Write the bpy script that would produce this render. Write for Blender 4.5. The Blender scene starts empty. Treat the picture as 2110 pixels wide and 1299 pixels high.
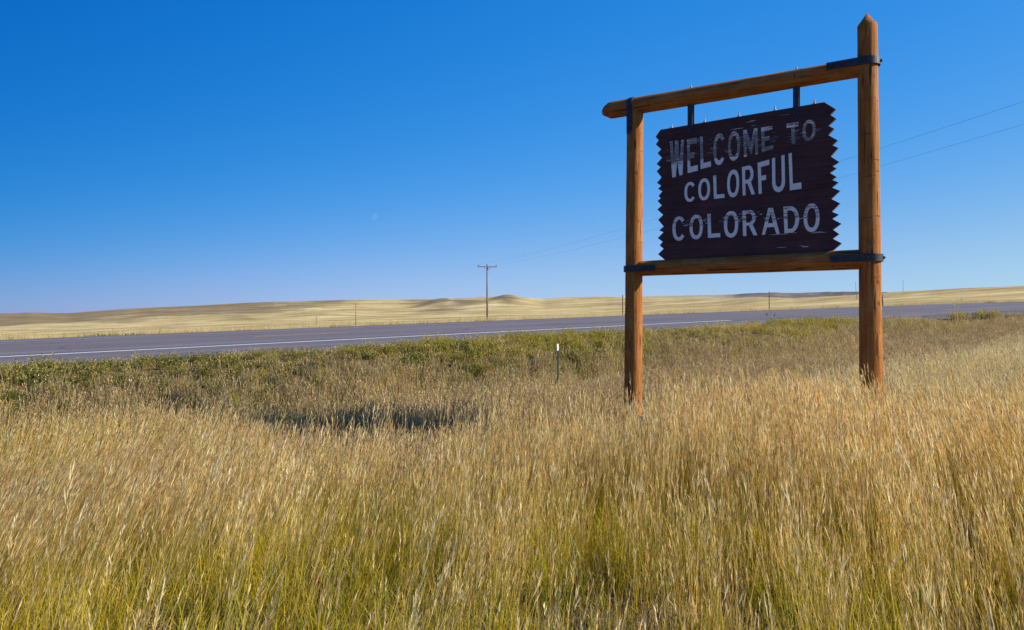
import bpy, bmesh, math, random
import numpy as np
from mathutils import Vector, Matrix

random.seed(7)
RNG = np.random.default_rng(11)
scene = bpy.context.scene
COL = scene.collection

# ------------------------------------------------------------------ camera
cam_d = bpy.data.cameras.new("camera")
cam = bpy.data.objects.new("camera", cam_d)
COL.objects.link(cam)
scene.camera = cam
cam_d.sensor_width = 36.0
cam_d.lens = 36.0 * 1594.0 / 2110.0
cam_d.shift_y = 2.5 / 2110.0
cam_d.clip_start = 0.05
cam_d.clip_end = 20000.0
EYE = 1.6
cam.location = (0, 0, EYE)
cam.rotation_euler = (math.radians(90), 0, 0)

# ------------------------------------------------------------------ sky and sun
SUN_EL = math.radians(31.5)
SUN_AZ = math.radians(-9.0)          # measured from +X towards +Y
SUN_DIR = Vector((math.cos(SUN_EL) * math.cos(SUN_AZ), math.cos(SUN_EL) * math.sin(SUN_AZ), math.sin(SUN_EL)))
world = bpy.data.worlds.new("World")
scene.world = world
world.use_nodes = True
wn = world.node_tree
wn.nodes.clear()
sky = wn.nodes.new("ShaderNodeTexSky")
sky.sky_type = 'NISHITA'
sky.sun_disc = False
sky.sun_elevation = SUN_EL
sky.sun_rotation = math.pi / 2 - SUN_AZ
sky.altitude = 1600.0
sky.air_density = 1.0
sky.dust_density = 0.15
sky.ozone_density = 1.6

# camera response for the deep polarised blue: Nishita radiance, darker towards the side away from the sun,
# then a per-channel power curve (values normalised by the background strength)
SKY_STRENGTH = 0.0515
SKY_CAL = 0.08


def wmath(op, a, b):
    m = wn.nodes.new("ShaderNodeMath"); m.operation = op
    for i, v in enumerate((a, b)):
        if isinstance(v, bpy.types.NodeSocket): wn.links.new(v, m.inputs[i])
        else: m.inputs[i].default_value = v
    return m.outputs[0]


tcw = wn.nodes.new("ShaderNodeTexCoord")
sepd = wn.nodes.new("ShaderNodeSeparateXYZ")
wn.links.new(tcw.outputs["Generated"], sepd.inputs[0])
mr = wn.nodes.new("ShaderNodeMapRange")
mr.interpolation_type = 'SMOOTHSTEP'
for i, v in ((1, -0.95), (2, 0.25), (3, 0.20), (4, 1.02)):
    mr.inputs[i].default_value = v
wn.links.new(sepd.outputs[0], mr.inputs[0])
sepc = wn.nodes.new("ShaderNodeSeparateColor")
wn.links.new(sky.outputs[0], sepc.inputs[0])
comb = wn.nodes.new("ShaderNodeCombineColor")
src = [wmath('MULTIPLY', wmath('MULTIPLY', sepc.outputs[i], SKY_CAL), mr.outputs[0]) for i in range(3)]
yr = wmath('MULTIPLY', wmath('POWER', src[0], 2.625), 2.3)
red = wmath('DIVIDE', wmath('MULTIPLY', yr, 0.521), wmath('ADD', yr, 0.102))
grn = wmath('MULTIPLY', wmath('POWER', src[1], 0.735), 0.935)
blu = wmath('MULTIPLY', wmath('POWER', src[2], 0.377), 1.19)
sm = wn.nodes.new("ShaderNodeMath"); sm.operation = 'SMOOTH_MIN'
wn.links.new(blu, sm.inputs[0]); sm.inputs[1].default_value = 0.85; sm.inputs[2].default_value = 0.10
for i, v in enumerate((red, grn, sm.outputs[0])):
    wn.links.new(wmath('MULTIPLY', v, 1.0 / SKY_CAL), comb.inputs[i])
bg = wn.nodes.new("ShaderNodeBackground")
bg.inputs["Strength"].default_value = SKY_STRENGTH
wo = wn.nodes.new("ShaderNodeOutputWorld")
wn.links.new(comb.outputs[0], bg.inputs["Color"])
wn.links.new(bg.outputs[0], wo.inputs["Surface"])

sun_d = bpy.data.lights.new("sun", 'SUN')
sun_d.energy = 5.0
sun_d.angle = math.radians(0.5)
sun_d.color = (1.0, 0.93, 0.82)
sun = bpy.data.objects.new("sun", sun_d)
COL.objects.link(sun)
sun.rotation_euler = SUN_DIR.to_track_quat('Z', 'Y').to_euler()

scene.view_settings.view_transform = 'Standard'
scene.view_settings.look = 'None'
scene.view_settings.exposure = 0.62
scene.view_settings.gamma = 1.0
scene.view_settings.use_curve_mapping = False
scene.cycles.max_bounces = 5
scene.cycles.diffuse_bounces = 2
scene.cycles.transparent_max_bounces = 8


# ------------------------------------------------------------------ helpers
def link(o, parent=None):
    COL.objects.link(o)
    if parent is not None:
        o.parent = parent
    return o


def mesh_obj(name, verts, faces, mat, parent=None, smooth=False):
    me = bpy.data.meshes.new(name)
    me.from_pydata([tuple(v) for v in verts], [], faces)
    me.update()
    if smooth:
        me.polygons.foreach_set("use_smooth", [True] * len(me.polygons))
    o = bpy.data.objects.new(name, me)
    if mat:
        me.materials.append(mat)
    return link(o, parent)


def bm_obj(name, bm, mat, parent=None, smooth=False):
    bmesh.ops.recalc_face_normals(bm, faces=bm.faces)
    me = bpy.data.meshes.new(name)
    bm.to_mesh(me)
    bm.free()
    if smooth:
        me.polygons.foreach_set("use_smooth", [True] * len(me.polygons))
    o = bpy.data.objects.new(name, me)
    me.materials.append(mat)
    return link(o, parent)


def thing(name, label, cat, loc=(0, 0, 0), group=None):
    o = bpy.data.objects.new(name, None)
    o.empty_display_size = 0.3
    o.location = loc
    o["label"] = label
    o["category"] = cat
    if group:
        o["group"] = group
    return link(o)


def tag(o, label=None, cat=None, group=None, kind=None):
    if label: o["label"] = label
    if cat: o["category"] = cat
    if group: o["group"] = group
    if kind: o["kind"] = kind
    return o


def child(o, parent):
    """parent a world-space built mesh under a thing whose empty sits at its base"""
    o.parent = parent
    o.matrix_parent_inverse = Matrix.Translation(parent.location).inverted()
    return o


def basis(d):
    d = Vector(d).normalized()
    up = Vector((0, 0, 1)) if abs(d.z) < 0.95 else Vector((1, 0, 0))
    a = d.cross(up).normalized()
    return d, a, d.cross(a).normalized()


def add_tube(bm, p0, p1, r0, r1=None, n=10, cap=True):
    if r1 is None: r1 = r0
    p0, p1 = Vector(p0), Vector(p1)
    d, a, b = basis(p1 - p0)
    rings = []
    for p, r in ((p0, r0), (p1, r1)):
        rings.append([bm.verts.new(p + (a * math.cos(t) + b * math.sin(t)) * r)
                      for t in [2 * math.pi * k / n for k in range(n)]])
    for k in range(n):
        bm.faces.new((rings[0][k], rings[0][(k + 1) % n], rings[1][(k + 1) % n], rings[1][k]))
    if cap:
        bm.faces.new(rings[0]); bm.faces.new(rings[1])


def add_box(bm, c, ax, ay, az):
    """box from centre and three half-axis vectors"""
    c, ax, ay, az = Vector(c), Vector(ax), Vector(ay), Vector(az)
    vs = [bm.verts.new(c + ax * i + ay * j + az * k) for i in (-1, 1) for j in (-1, 1) for k in (-1, 1)]
    for f in ((0, 1, 3, 2), (4, 6, 7, 5), (0, 4, 5, 1), (2, 3, 7, 6), (0, 2, 6, 4), (1, 5, 7, 3)):
        bm.faces.new([vs[i] for i in f])


def sstep(e0, e1, x):
    t = np.clip((x - e0) / (e1 - e0), 0, 1)
    return t * t * (3 - 2 * t)


def vnoise(x, y, seed=0):
    """smooth value noise in -1..1, vectorised"""
    x = np.asarray(x, float); y = np.asarray(y, float)
    xi = np.floor(x); yi = np.floor(y)
    fx = x - xi; fy = y - yi
    fx = fx * fx * (3 - 2 * fx); fy = fy * fy * (3 - 2 * fy)

    def h(i, j):
        v = np.sin(i * 127.1 + j * 311.7 + seed * 74.7) * 43758.5453
        return (v - np.floor(v)) * 2 - 1
    return ((h(xi, yi) * (1 - fx) + h(xi + 1, yi) * fx) * (1 - fy)
            + (h(xi, yi + 1) * (1 - fx) + h(xi + 1, yi + 1) * fx) * fy)


def fbm(x, y, seed=0, oct=3):
    s = 0; a = 1; t = 0
    for k in range(oct):
        s = s + a * vnoise(x * 2 ** k, y * 2 ** k, seed + k * 3); t += a; a *= 0.5
    return s / t


# ------------------------------------------------------------------ node helpers
def new_mat(name):
    m = bpy.data.materials.new(name)
    m.use_nodes = True
    nt = m.node_tree
    b = nt.nodes["Principled BSDF"]
    b.inputs["Roughness"].default_value = 0.85
    b.inputs["Specular IOR Level"].default_value = 0.2
    return m, nt, b


def N(nt, typ, **kw):
    n = nt.nodes.new(typ)
    for k, v in kw.items():
        if hasattr(n, k): setattr(n, k, v)
        else: n.inputs[k.replace("_", " ")].default_value = v
    return n


def noise(nt, vec, scale=1.0, detail=4.0, rough=0.55, mapscale=None):
    if mapscale is not None:
        mp = N(nt, "ShaderNodeMapping")
        mp.inputs["Scale"].default_value = mapscale
        nt.links.new(vec, mp.inputs["Vector"])
        vec = mp.outputs[0]
    n = N(nt, "ShaderNodeTexNoise")
    n.inputs["Scale"].default_value = scale
    n.inputs["Detail"].default_value = detail
    n.inputs["Roughness"].default_value = rough
    nt.links.new(vec, n.inputs["Vector"])
    return n.outputs["Fac"]


def ramp(nt, fac, stops):
    r = N(nt, "ShaderNodeValToRGB")
    el = r.color_ramp.elements
    while len(el) < len(stops): el.new(0.5)
    for e, (p, c) in zip(el, stops):
        e.position = p
        e.color = (c[0], c[1], c[2], 1) if not isinstance(c, (int, float)) else (c, c, c, 1)
    nt.links.new(fac, r.inputs[0])
    return r.outputs[0]


def mixc(nt, fac, a, b, mode='MIX'):
    m = N(nt, "ShaderNodeMix", data_type='RGBA', blend_type=mode)
    for sock, v in ((m.inputs[0], fac), (m.inputs[6], a), (m.inputs[7], b)):
        if isinstance(v, bpy.types.NodeSocket): nt.links.new(v, sock)
        elif isinstance(v, (int, float)): sock.default_value = v
        else: sock.default_value = (v[0], v[1], v[2], 1)
    return m.outputs[2]


def mathn(nt, op, a, b=None, clamp=False):
    m = N(nt, "ShaderNodeMath", operation=op)
    m.use_clamp = clamp
    for i, v in enumerate((a, b)):
        if v is None: continue
        if isinstance(v, bpy.types.NodeSocket): nt.links.new(v, m.inputs[i])
        else: m.inputs[i].default_value = v
    return m.outputs[0]


def attr(nt, name, out="Fac"):
    a = N(nt, "ShaderNodeAttribute")
    a.attribute_name = name
    return a.outputs[out]


def wpos(nt):
    return N(nt, "ShaderNodeNewGeometry").outputs["Position"]


def opos(nt):
    return N(nt, "ShaderNodeTexCoord").outputs["Object"]


def bump(nt, bsdf, h, strength=0.5, dist=0.02):
    b = N(nt, "ShaderNodeBump")
    b.inputs["Strength"].default_value = strength
    b.inputs["Distance"].default_value = dist
    nt.links.new(h, b.inputs["Height"])
    nt.links.new(b.outputs[0], bsdf.inputs["Normal"])


# ------------------------------------------------------------------ the lie of the land
# a = metres along the road (up to the right), p = metres from the camera square to the road
UX, UY = 0.8039, 0.5948


def ap(x, y):
    return x * UX + y * UY, -x * UY + y * UX


def xy(a, p):
    return a * UX - p * UY, a * UY + p * UX


def road_z(a):
    return 0.70 + 0.0287 * 200 * np.tanh(np.asarray(a, float) / 200)


P_NEAR, P_LINE1, P_MID, P_LINE2, P_FAR = 15.9, 19.8, 25.1, 30.6, 33.3

_px = [-900, -200, 0, 60, 140, 300, 430, 560, 700, 800, 845, 870, 905, 941, 988, 1015, 1038, 1054, 1091, 1120, 1157, 1260, 1400, 1484, 1560, 1636, 1753, 1820, 1870, 1960, 2110, 2400, 3200]
_py = [652, 645, 641.5, 639, 640, 629, 623, 617, 613, 612, 612, 611.5, 611, 610, 607.5, 606.5, 606, 606.5, 608.5, 610.5, 608, 606.2, 610, 610.5, 607, 609, 603.5, 598.5, 594.5, 590.5, 583.5, 576, 570]
_rx = [-900, 0, 1250, 1480, 1700, 1850, 2110, 3200]
_rr = [1500, 1500, 1350, 1000, 700, 640, 620, 620]


# separate swells of the prairie: bearing, distance fraction, breadth, depth, rise
HILLS = [(120, .62, 120, .09, 4), (250, .80, 110, .07, 5), (470, .70, 100, .07, 6), (330, .45, 150, .08, 3.5), (640, .66, 70, .06, 5), (600, .42, 140, .08, 4),
         (908, .84, 40, .05, 16), (975, .80, 55, .05, 10), (1046, .90, 36, .04, 12.5), (800, .5, 120, .08, 4), (1150, .6, 120, .08, 3), (1300, .8, 90, .07, 3), (1420, .55, 90, .08, 3)]


def ground_z(x, y):
    x = np.asarray(x, float); y = np.asarray(y, float)
    a, p = ap(x, y)
    r = np.hypot(x, y) + 1e-6
    A = 200 * np.tanh(a / 200)
    dip = -0.36 * sstep(3.0, 9.0, p) * (1 - 0.75 * sstep(14, 40, a))
    field = 0.0287 * A + dip + 0.05 * fbm(x * 0.35, y * 0.35, 3) * sstep(1.5, 4, r)
    w = sstep(12.2, 15.5, p + 0.35 * fbm(a * 0.25, p * 0.1, 5))
    z = field * (1 - w) + (road_z(a) - 0.05) * w
    under = sstep(15.9, 16.3, p)
    z = z - 0.09 * under
    # verge beyond the road
    z = np.where(p > P_FAR, road_z(a) - 0.06 - 0.22 * sstep(P_FAR, 36.5, p), z)
    # prairie
    az = np.arctan2(x, np.maximum(y, 1e-3))
    az = np.where(y <= 0, np.where(x > 0, 1.4, -1.4), az)
    azc = np.clip(az, -1.05, 1.0)
    px = 1055 + 1594 * np.tan(azc)
    ndir = np.maximum(-np.sin(azc) * UY + np.cos(azc) * UX, 0.24)
    r38 = 38.0 / ndir
    a38 = r38 * (np.sin(azc) * UX + np.cos(azc) * UY)
    e0 = (road_z(a38) - 0.28 - EYE) / r38
    R = np.interp(px, _rx, _rr)
    e1 = (647 - np.interp(px, _px, _py)) / 1594 * np.cos(azc)
    t = np.clip((r - r38) / (R - r38), 0, 1)
    g = np.clip(t ** 1.75, 0, 1)
    e = e0 + (e1 - e0) * g
    for cx_, ct, wx_, wt_, hh in HILLS:
        e = e + hh / 1594 * np.cos(azc) * np.exp(-((px - cx_) / wx_) ** 2 - ((t - ct) / wt_) ** 2)
    rr = np.minimum(r, R)
    zf = EYE + e * rr
    # swales and hummocks that die out at the crest and the roadside
    env = sstep(0.03, 0.25, t) * (1 - sstep(0.86, 1.0, t))
    zf = zf + env * (3.0 * fbm(x / 150, y / 150, 9, 4) + 0.8 * fbm(x / 40, y / 40, 13, 2)) * rr / 1000
    zf = zf - 0.03 * np.maximum(r - R, 0) * (1 - 0.5 * sstep(0, 3000, r - R))
    wf = sstep(36.5, 60, p)
    z = z * (1 - wf) + zf * wf
    return z


# ------------------------------------------------------------------ materials
def mat_ground():
    m, nt, b = new_mat("prairie_ground")
    P = wpos(nt)
    far = attr(nt, "far")
    scrub = attr(nt, "scrub")
    # near soil with thatch
    n1 = noise(nt, P, 9.0, 6, 0.7)
    near = ramp(nt, n1, [(0.3, (0.045, 0.030, 0.018)), (0.55, (0.12, 0.085, 0.045)), (0.75, (0.24, 0.18, 0.10))])
    # cured prairie grass seen from afar
    s1 = noise(nt, P, 1.0, 6, 0.62, (0.012, 0.03, 0.03))
    s2 = noise(nt, P, 1.0, 5, 0.65, (0.12, 0.28, 0.2))
    s3 = noise(nt, P, 1.0, 8, 0.8, (0.25, 0.7, 0.5))
    base = ramp(nt, s1, [(0.32, (0.31, 0.23, 0.105)), (0.50, (0.49, 0.375, 0.170)), (0.66, (0.68, 0.555, 0.29))])
    t2 = ramp(nt, s2, [(0.30, (0.74, 0.71, 0.66)), (0.55, (1, 1, 1)), (0.75, (1.12, 1.12, 1.10))])
    base = mixc(nt, 0.8, base, t2, 'MULTIPLY')
    t3 = ramp(nt, s3, [(0.34, (0.62, 0.59, 0.52)), (0.5, (1.0, 1.0, 1.0)), (0.66, (1.2, 1.2, 1.2))])
    base = mixc(nt, 0.75, base, t3, 'MULTIPLY')
    sc_n = noise(nt, P, 1.0, 6, 0.7, (0.035, 0.06, 0.05))
    dark = ramp(nt, sc_n, [(0.3, (0.09, 0.068, 0.052)), (0.6, (0.16, 0.12, 0.08)), (0.8, (0.32, 0.25, 0.14))])
    sc_f = noise(nt, P, 1.0, 7, 0.75, (0.05, 0.16, 0.1))
    sf = mathn(nt, 'ADD', scrub, mathn(nt, 'MULTIPLY', mathn(nt, 'SUBTRACT', sc_f, 0.5), 1.3))
    sf = ramp(nt, sf, [(0.30, 0.0), (0.80, 0.72)])
    base = mixc(nt, sf, base, dark)
    c = mixc(nt, far, near, base)
    nt.links.new(c, b.inputs["Base Color"])
    b.inputs["Roughness"].default_value = 1.0
    b.inputs["Specular IOR Level"].default_value = 0.0
    bump(nt, b, n1, 0.6, 0.04)
    return m


def mat_distant():
    m, nt, b = new_mat("distant_scrub_hills")
    P = wpos(nt)
    n = noise(nt, P, 1.0, 7, 0.7, (0.006, 0.012, 0.03))
    c1 = ramp(nt, n, [(0.3, (0.095, 0.082, 0.085)), (0.5, (0.15, 0.125, 0.115)), (0.72, (0.26, 0.215, 0.165))])
    c2 = ramp(nt, n, [(0.3, (0.27, 0.22, 0.15)), (0.7, (0.46, 0.38, 0.24))])
    c = mixc(nt, attr(nt, "pale"), c1, c2)
    nt.links.new(c, b.inputs["Base Color"])
    b.inputs["Roughness"].default_value = 1.0
    b.inputs["Specular IOR Level"].default_value = 0.0
    return m


def mat_asphalt():
    m, nt, b = new_mat("worn_asphalt")
    P = wpos(nt)
    fine = noise(nt, P, 70.0, 3, 0.7)
    mp = N(nt, "ShaderNodeMapping"); mp.vector_type = 'TEXTURE'
    mp.inputs["Rotation"].default_value = (0, 0, math.atan2(UY, UX))
    nt.links.new(P, mp.inputs["Vector"])
    long_ = noise(nt, mp.outputs[0], 1.0, 5, 0.6, (0.03, 1.1, 1))
    blot = noise(nt, P, 0.35, 5, 0.6)
    c = ramp(nt, long_, [(0.32, (0.108, 0.095, 0.100)), (0.52, (0.150, 0.132, 0.136)), (0.70, (0.192, 0.168, 0.164))])
    c = mixc(nt, 0.55, c, ramp(nt, fine, [(0.3, (0.7, 0.7, 0.7)), (0.7, (1.25, 1.25, 1.25))]), 'MULTIPLY')
    c = mixc(nt, 0.6, c, ramp(nt, blot, [(0.3, (0.82, 0.82, 0.84)), (0.7, (1.12, 1.1, 1.08))]), 'MULTIPLY')
    vo = N(nt, "ShaderNodeTexVoronoi"); vo.feature = 'DISTANCE_TO_EDGE'; vo.inputs["Scale"].default_value = 0.16
    wob = N(nt, "ShaderNodeVectorMath", operation='ADD')
    nw = N(nt, "ShaderNodeTexNoise"); nw.inputs["Scale"].default_value = 0.8; nw.inputs["Detail"].default_value = 4
    nt.links.new(P, nw.inputs["Vector"]); nt.links.new(nw.outputs["Color"], wob.inputs[0]); nt.links.new(P, wob.inputs[1])
    nt.links.new(wob.outputs[0], vo.inputs["Vector"])
    c = mixc(nt, ramp(nt, vo.outputs["Distance"], [(0.003, 0.4), (0.009, 0.0)]), c, (0.045, 0.04, 0.045))
    nt.links.new(c, b.inputs["Base Color"])
    b.inputs["Roughness"].default_value = 0.9
    bump(nt, b, fine, 0.4, 0.01)
    return m


def mat_paintline(name, col, wear):
    m, nt, b = new_mat(name)
    P = wpos(nt)
    n = noise(nt, P, 14.0, 6, 0.75)
    f = ramp(nt, n, [(wear - 0.06, 0.0), (wear + 0.06, 1.0)])
    nt.links.new(mixc(nt, f, (0.15, 0.13, 0.14), col), b.inputs["Base Color"])
    return m


def mat_gravel():
    m, nt, b = new_mat("gravel")
    P = wpos(nt)
    v = N(nt, "ShaderNodeTexVoronoi"); v.inputs["Scale"].default_value = 26.0
    nt.links.new(P, v.inputs["Vector"])
    c = ramp(nt, v.outputs["Distance"], [(0.0, (0.30, 0.26, 0.25)), (0.6, (0.10, 0.085, 0.08))])
    n = noise(nt, P, 1.2, 4)
    c = mixc(nt, 0.7, c, ramp(nt, n, [(0.3, (0.6, 0.58, 0.56)), (0.7, (1.15, 1.1, 1.05))]), 'MULTIPLY')
    nt.links.new(c, b.inputs["Base Color"])
    bump(nt, b, v.outputs["Distance"], 0.8, 0.03)
    return m


def mat_log(name="stained_log", axis='Z'):
    """orange brown stained pine log, object coordinates, grain along the given axis"""
    m, nt, b = new_mat(name)
    P = opos(nt)
    long_s = {'Z': (1, 1, 0.07), 'X': (0.07, 1, 1)}[axis]
    ring_s = {'Z': (0.35, 0.35, 2.4), 'X': (2.4, 0.35, 0.35)}[axis]
    g = noise(nt, P, 34.0, 5, 0.6, long_s)
    blot = noise(nt, P, 3.0, 5, 0.6)
    c = ramp(nt, g, [(0.25, (0.19, 0.062, 0.012)), (0.5, (0.34, 0.120, 0.025)), (0.78, (0.47, 0.195, 0.050))])
    # faded, paler stain where weather got at it
    fade = ramp(nt, blot, [(0.48, 0.0), (0.72, 0.6)])
    c = mixc(nt, fade, c, mixc(nt, g, (0.34, 0.140, 0.038), (0.54, 0.27, 0.09)))
    # greenish mildew blotches
    gb = noise(nt, P, 5.5, 6, 0.7)
    c = mixc(nt, ramp(nt, gb, [(0.60, 0.0), (0.74, 0.7)]), c, (0.085, 0.085, 0.030))
    # small drying checks across and along
    ck = noise(nt, P, 26.0, 3, 0.5, long_s)
    ck2 = noise(nt, P, 9.0, 4, 0.6, ring_s)
    crack = mathn(nt, 'MULTIPLY', ramp(nt, ck, [(0.33, 1.0), (0.39, 0.0)]), 1.0)
    crack2 = ramp(nt, ck2, [(0.66, 0.0), (0.70, 0.55)])
    dark = mathn(nt, 'MAXIMUM', crack, crack2, True)
    c = mixc(nt, mathn(nt, 'MULTIPLY', dark, 0.85), c, (0.040, 0.018, 0.009))
    # knots
    v = N(nt, "ShaderNodeTexVoronoi"); v.inputs["Scale"].default_value = 2.6
    mp = N(nt, "ShaderNodeMapping"); mp.inputs["Scale"].default_value = (1.6, 1.6, 1.0) if axis == 'Z' else (1.0, 1.6, 1.6)
    nt.links.new(P, mp.inputs["Vector"]); nt.links.new(mp.outputs[0], v.inputs["Vector"])
    c = mixc(nt, ramp(nt, v.outputs["Distance"], [(0.05, 0.75), (0.11, 0.0)]), c, (0.06, 0.022, 0.010))
    nt.links.new(c, b.inputs["Base Color"])
    b.inputs["Roughness"].default_value = 0.8
    b.inputs["Specular IOR Level"].default_value = 0.15
    h = mathn(nt, 'SUBTRACT', g, dark)
    bump(nt, b, h, 0.7, 0.012)
    return m


def mat_metal():
    m, nt, b = new_mat("black_painted_steel")
    n = noise(nt, opos(nt), 30.0, 5, 0.6)
    nt.links.new(ramp(nt, n, [(0.3, (0.016, 0.018, 0.024)), (0.7, (0.040, 0.046, 0.058))]), b.inputs["Base Color"])
    b.inputs["Roughness"].default_value = 0.5
    b.inputs["Specular IOR Level"].default_value = 0.4
    bump(nt, b, n, 0.3, 0.003)
    return m


def mat_plank():
    m, nt, b = new_mat("brown_painted_plank")
    P = opos(nt)
    g = noise(nt, P, 30.0, 5, 0.65, (0.05, 1, 1))
    bl = noise(nt, P, 2.2, 4, 0.6)
    c = ramp(nt, g, [(0.28, (0.064, 0.033, 0.032)), (0.55, (0.086, 0.045, 0.043)), (0.8, (0.110, 0.060, 0.056))])
    c = mixc(nt, 0.7, c, ramp(nt, bl, [(0.3, (0.75, 0.75, 0.8)), (0.7, (1.2, 1.12, 1.08))]), 'MULTIPLY')
    # bare weathered grain showing through in fine horizontal lines
    w = noise(nt, P, 60.0, 4, 0.6, (0.03, 1, 1))
    c = mixc(nt, ramp(nt, w, [(0.70, 0.0), (0.76, 0.5)]), c, (0.16, 0.12, 0.10))
    # bare end grain on the cut ends
    geo = N(nt, "ShaderNodeTexCoord")
    sx = N(nt, "ShaderNodeSeparateXYZ"); nt.links.new(geo.outputs["Normal"], sx.inputs[0])
    ax = mathn(nt, 'ABSOLUTE', sx.outputs[0])
    endf = ramp(nt, ax, [(0.25, 0.0), (0.4, 1.0)])
    c = mixc(nt, mathn(nt, 'MULTIPLY', endf, 0.8), c, (0.22, 0.17, 0.12))
    nt.links.new(c, b.inputs["Base Color"])
    b.inputs["Roughness"].default_value = 0.8
    b.inputs["Specular IOR Level"].default_value = 0.1
    bump(nt, b, g, 0.6, 0.006)
    return m


def mat_letter():
    m, nt, b = new_mat("flaking_white_paint")
    P = opos(nt)
    st = noise(nt, P, 34.0, 5, 0.7, (0.09, 1, 1.2))
    fine = noise(nt, P, 42.0, 4, 0.7, (0.4, 1, 1.3))
    sx = N(nt, "ShaderNodeSeparateXYZ"); nt.links.new(P, sx.inputs[0])
    # two weathered boards: upper line and the top half of the lowest line
    z = sx.outputs[2]
    wear = ramp(nt, mathn(nt, 'DIVIDE', mathn(nt, 'ADD', z, ZB), 5.0),
                [(0.530, 0.02), (0.565, 0.04), (0.578, 0.62), (0.606, 0.55), (0.612, 0.02), (0.735, 0.02), (0.752, 0.40), (0.762, 1.0), (0.80, 1.0), (0.826, 0.55)])
    f = mathn(nt, 'ADD', mathn(nt, 'MULTIPLY', st, 0.55), mathn(nt, 'MULTIPLY', fine, 0.45))
    th = mathn(nt, 'MULTIPLY', wear, 0.20)
    f2 = mathn(nt, 'ADD', f, th)
    bare = ramp(nt, f2, [(0.60, 0.0), (0.66, 1.0)])
    col = ramp(nt, fine, [(0.3, (0.72, 0.70, 0.66)), (0.7, (0.88, 0.86, 0.80))])
    c = mixc(nt, mathn(nt, 'MULTIPLY', bare, 0.8), col, (0.10, 0.07, 0.06))
    nt.links.new(c, b.inputs["Base Color"])
    bump(nt, b, f, 0.5, 0.003)
    return m


def mat_simple(name, c0, c1, scale=12, rough=0.85, ms=None):
    m, nt, b = new_mat(name)
    n = noise(nt, opos(nt), scale, 5, 0.6, ms)
    nt.links.new(ramp(nt, n, [(0.3, c0), (0.7, c1)]), b.inputs["Base Color"])
    b.inputs["Roughness"].default_value = rough
    bump(nt, b, n, 0.3, 0.01)
    return m


def mat_grass(name, tint=(1, 1, 1), var=0.6, trans=0.42):
    m = bpy.data.materials.new(name)
    m.use_nodes = True
    nt = m.node_tree
    nt.nodes.clear()
    out = N(nt, "ShaderNodeOutputMaterial")
    col = attr(nt, "col", "Color")
    P = wpos(nt)
    big = noise(nt, P, 0.55, 4, 0.6)
    med = noise(nt, P, 2.4, 3, 0.6)
    c = mixc(nt, 1.0, col, tint, 'MULTIPLY')
    c = mixc(nt, var, c, ramp(nt, big, [(0.32, (0.80, 0.80, 0.70)), (0.5, (1.0, 0.98, 0.94)), (0.68, (1.2, 1.16, 1.14))]), 'MULTIPLY')
    c = mixc(nt, var, c, ramp(nt, med, [(0.3, (0.82, 0.88, 0.70)), (0.7, (1.12, 1.04, 1.0))]), 'MULTIPLY')
    rnd = N(nt, "ShaderNodeObjectInfo").outputs["Random"]
    c = mixc(nt, 0.8, c, ramp(nt, rnd, [(0.0, (0.80, 0.74, 0.68)), (0.35, (1.0, 0.95, 0.86)), (0.7, (1.0, 1.02, 0.98)), (1.0, (1.25, 1.23, 1.22))]), 'MULTIPLY')
    d = N(nt, "ShaderNodeBsdfDiffuse"); t = N(nt, "ShaderNodeBsdfTranslucent")
    nt.links.new(c, d.inputs[0]); nt.links.new(c, t.inputs[0])
    mx = N(nt, "ShaderNodeMixShader"); mx.inputs[0].default_value = trans
    nt.links.new(d.outputs[0], mx.inputs[1]); nt.links.new(t.outputs[0], mx.inputs[2])
    nt.links.new(mx.outputs[0], out.inputs[0])
    return m


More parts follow.
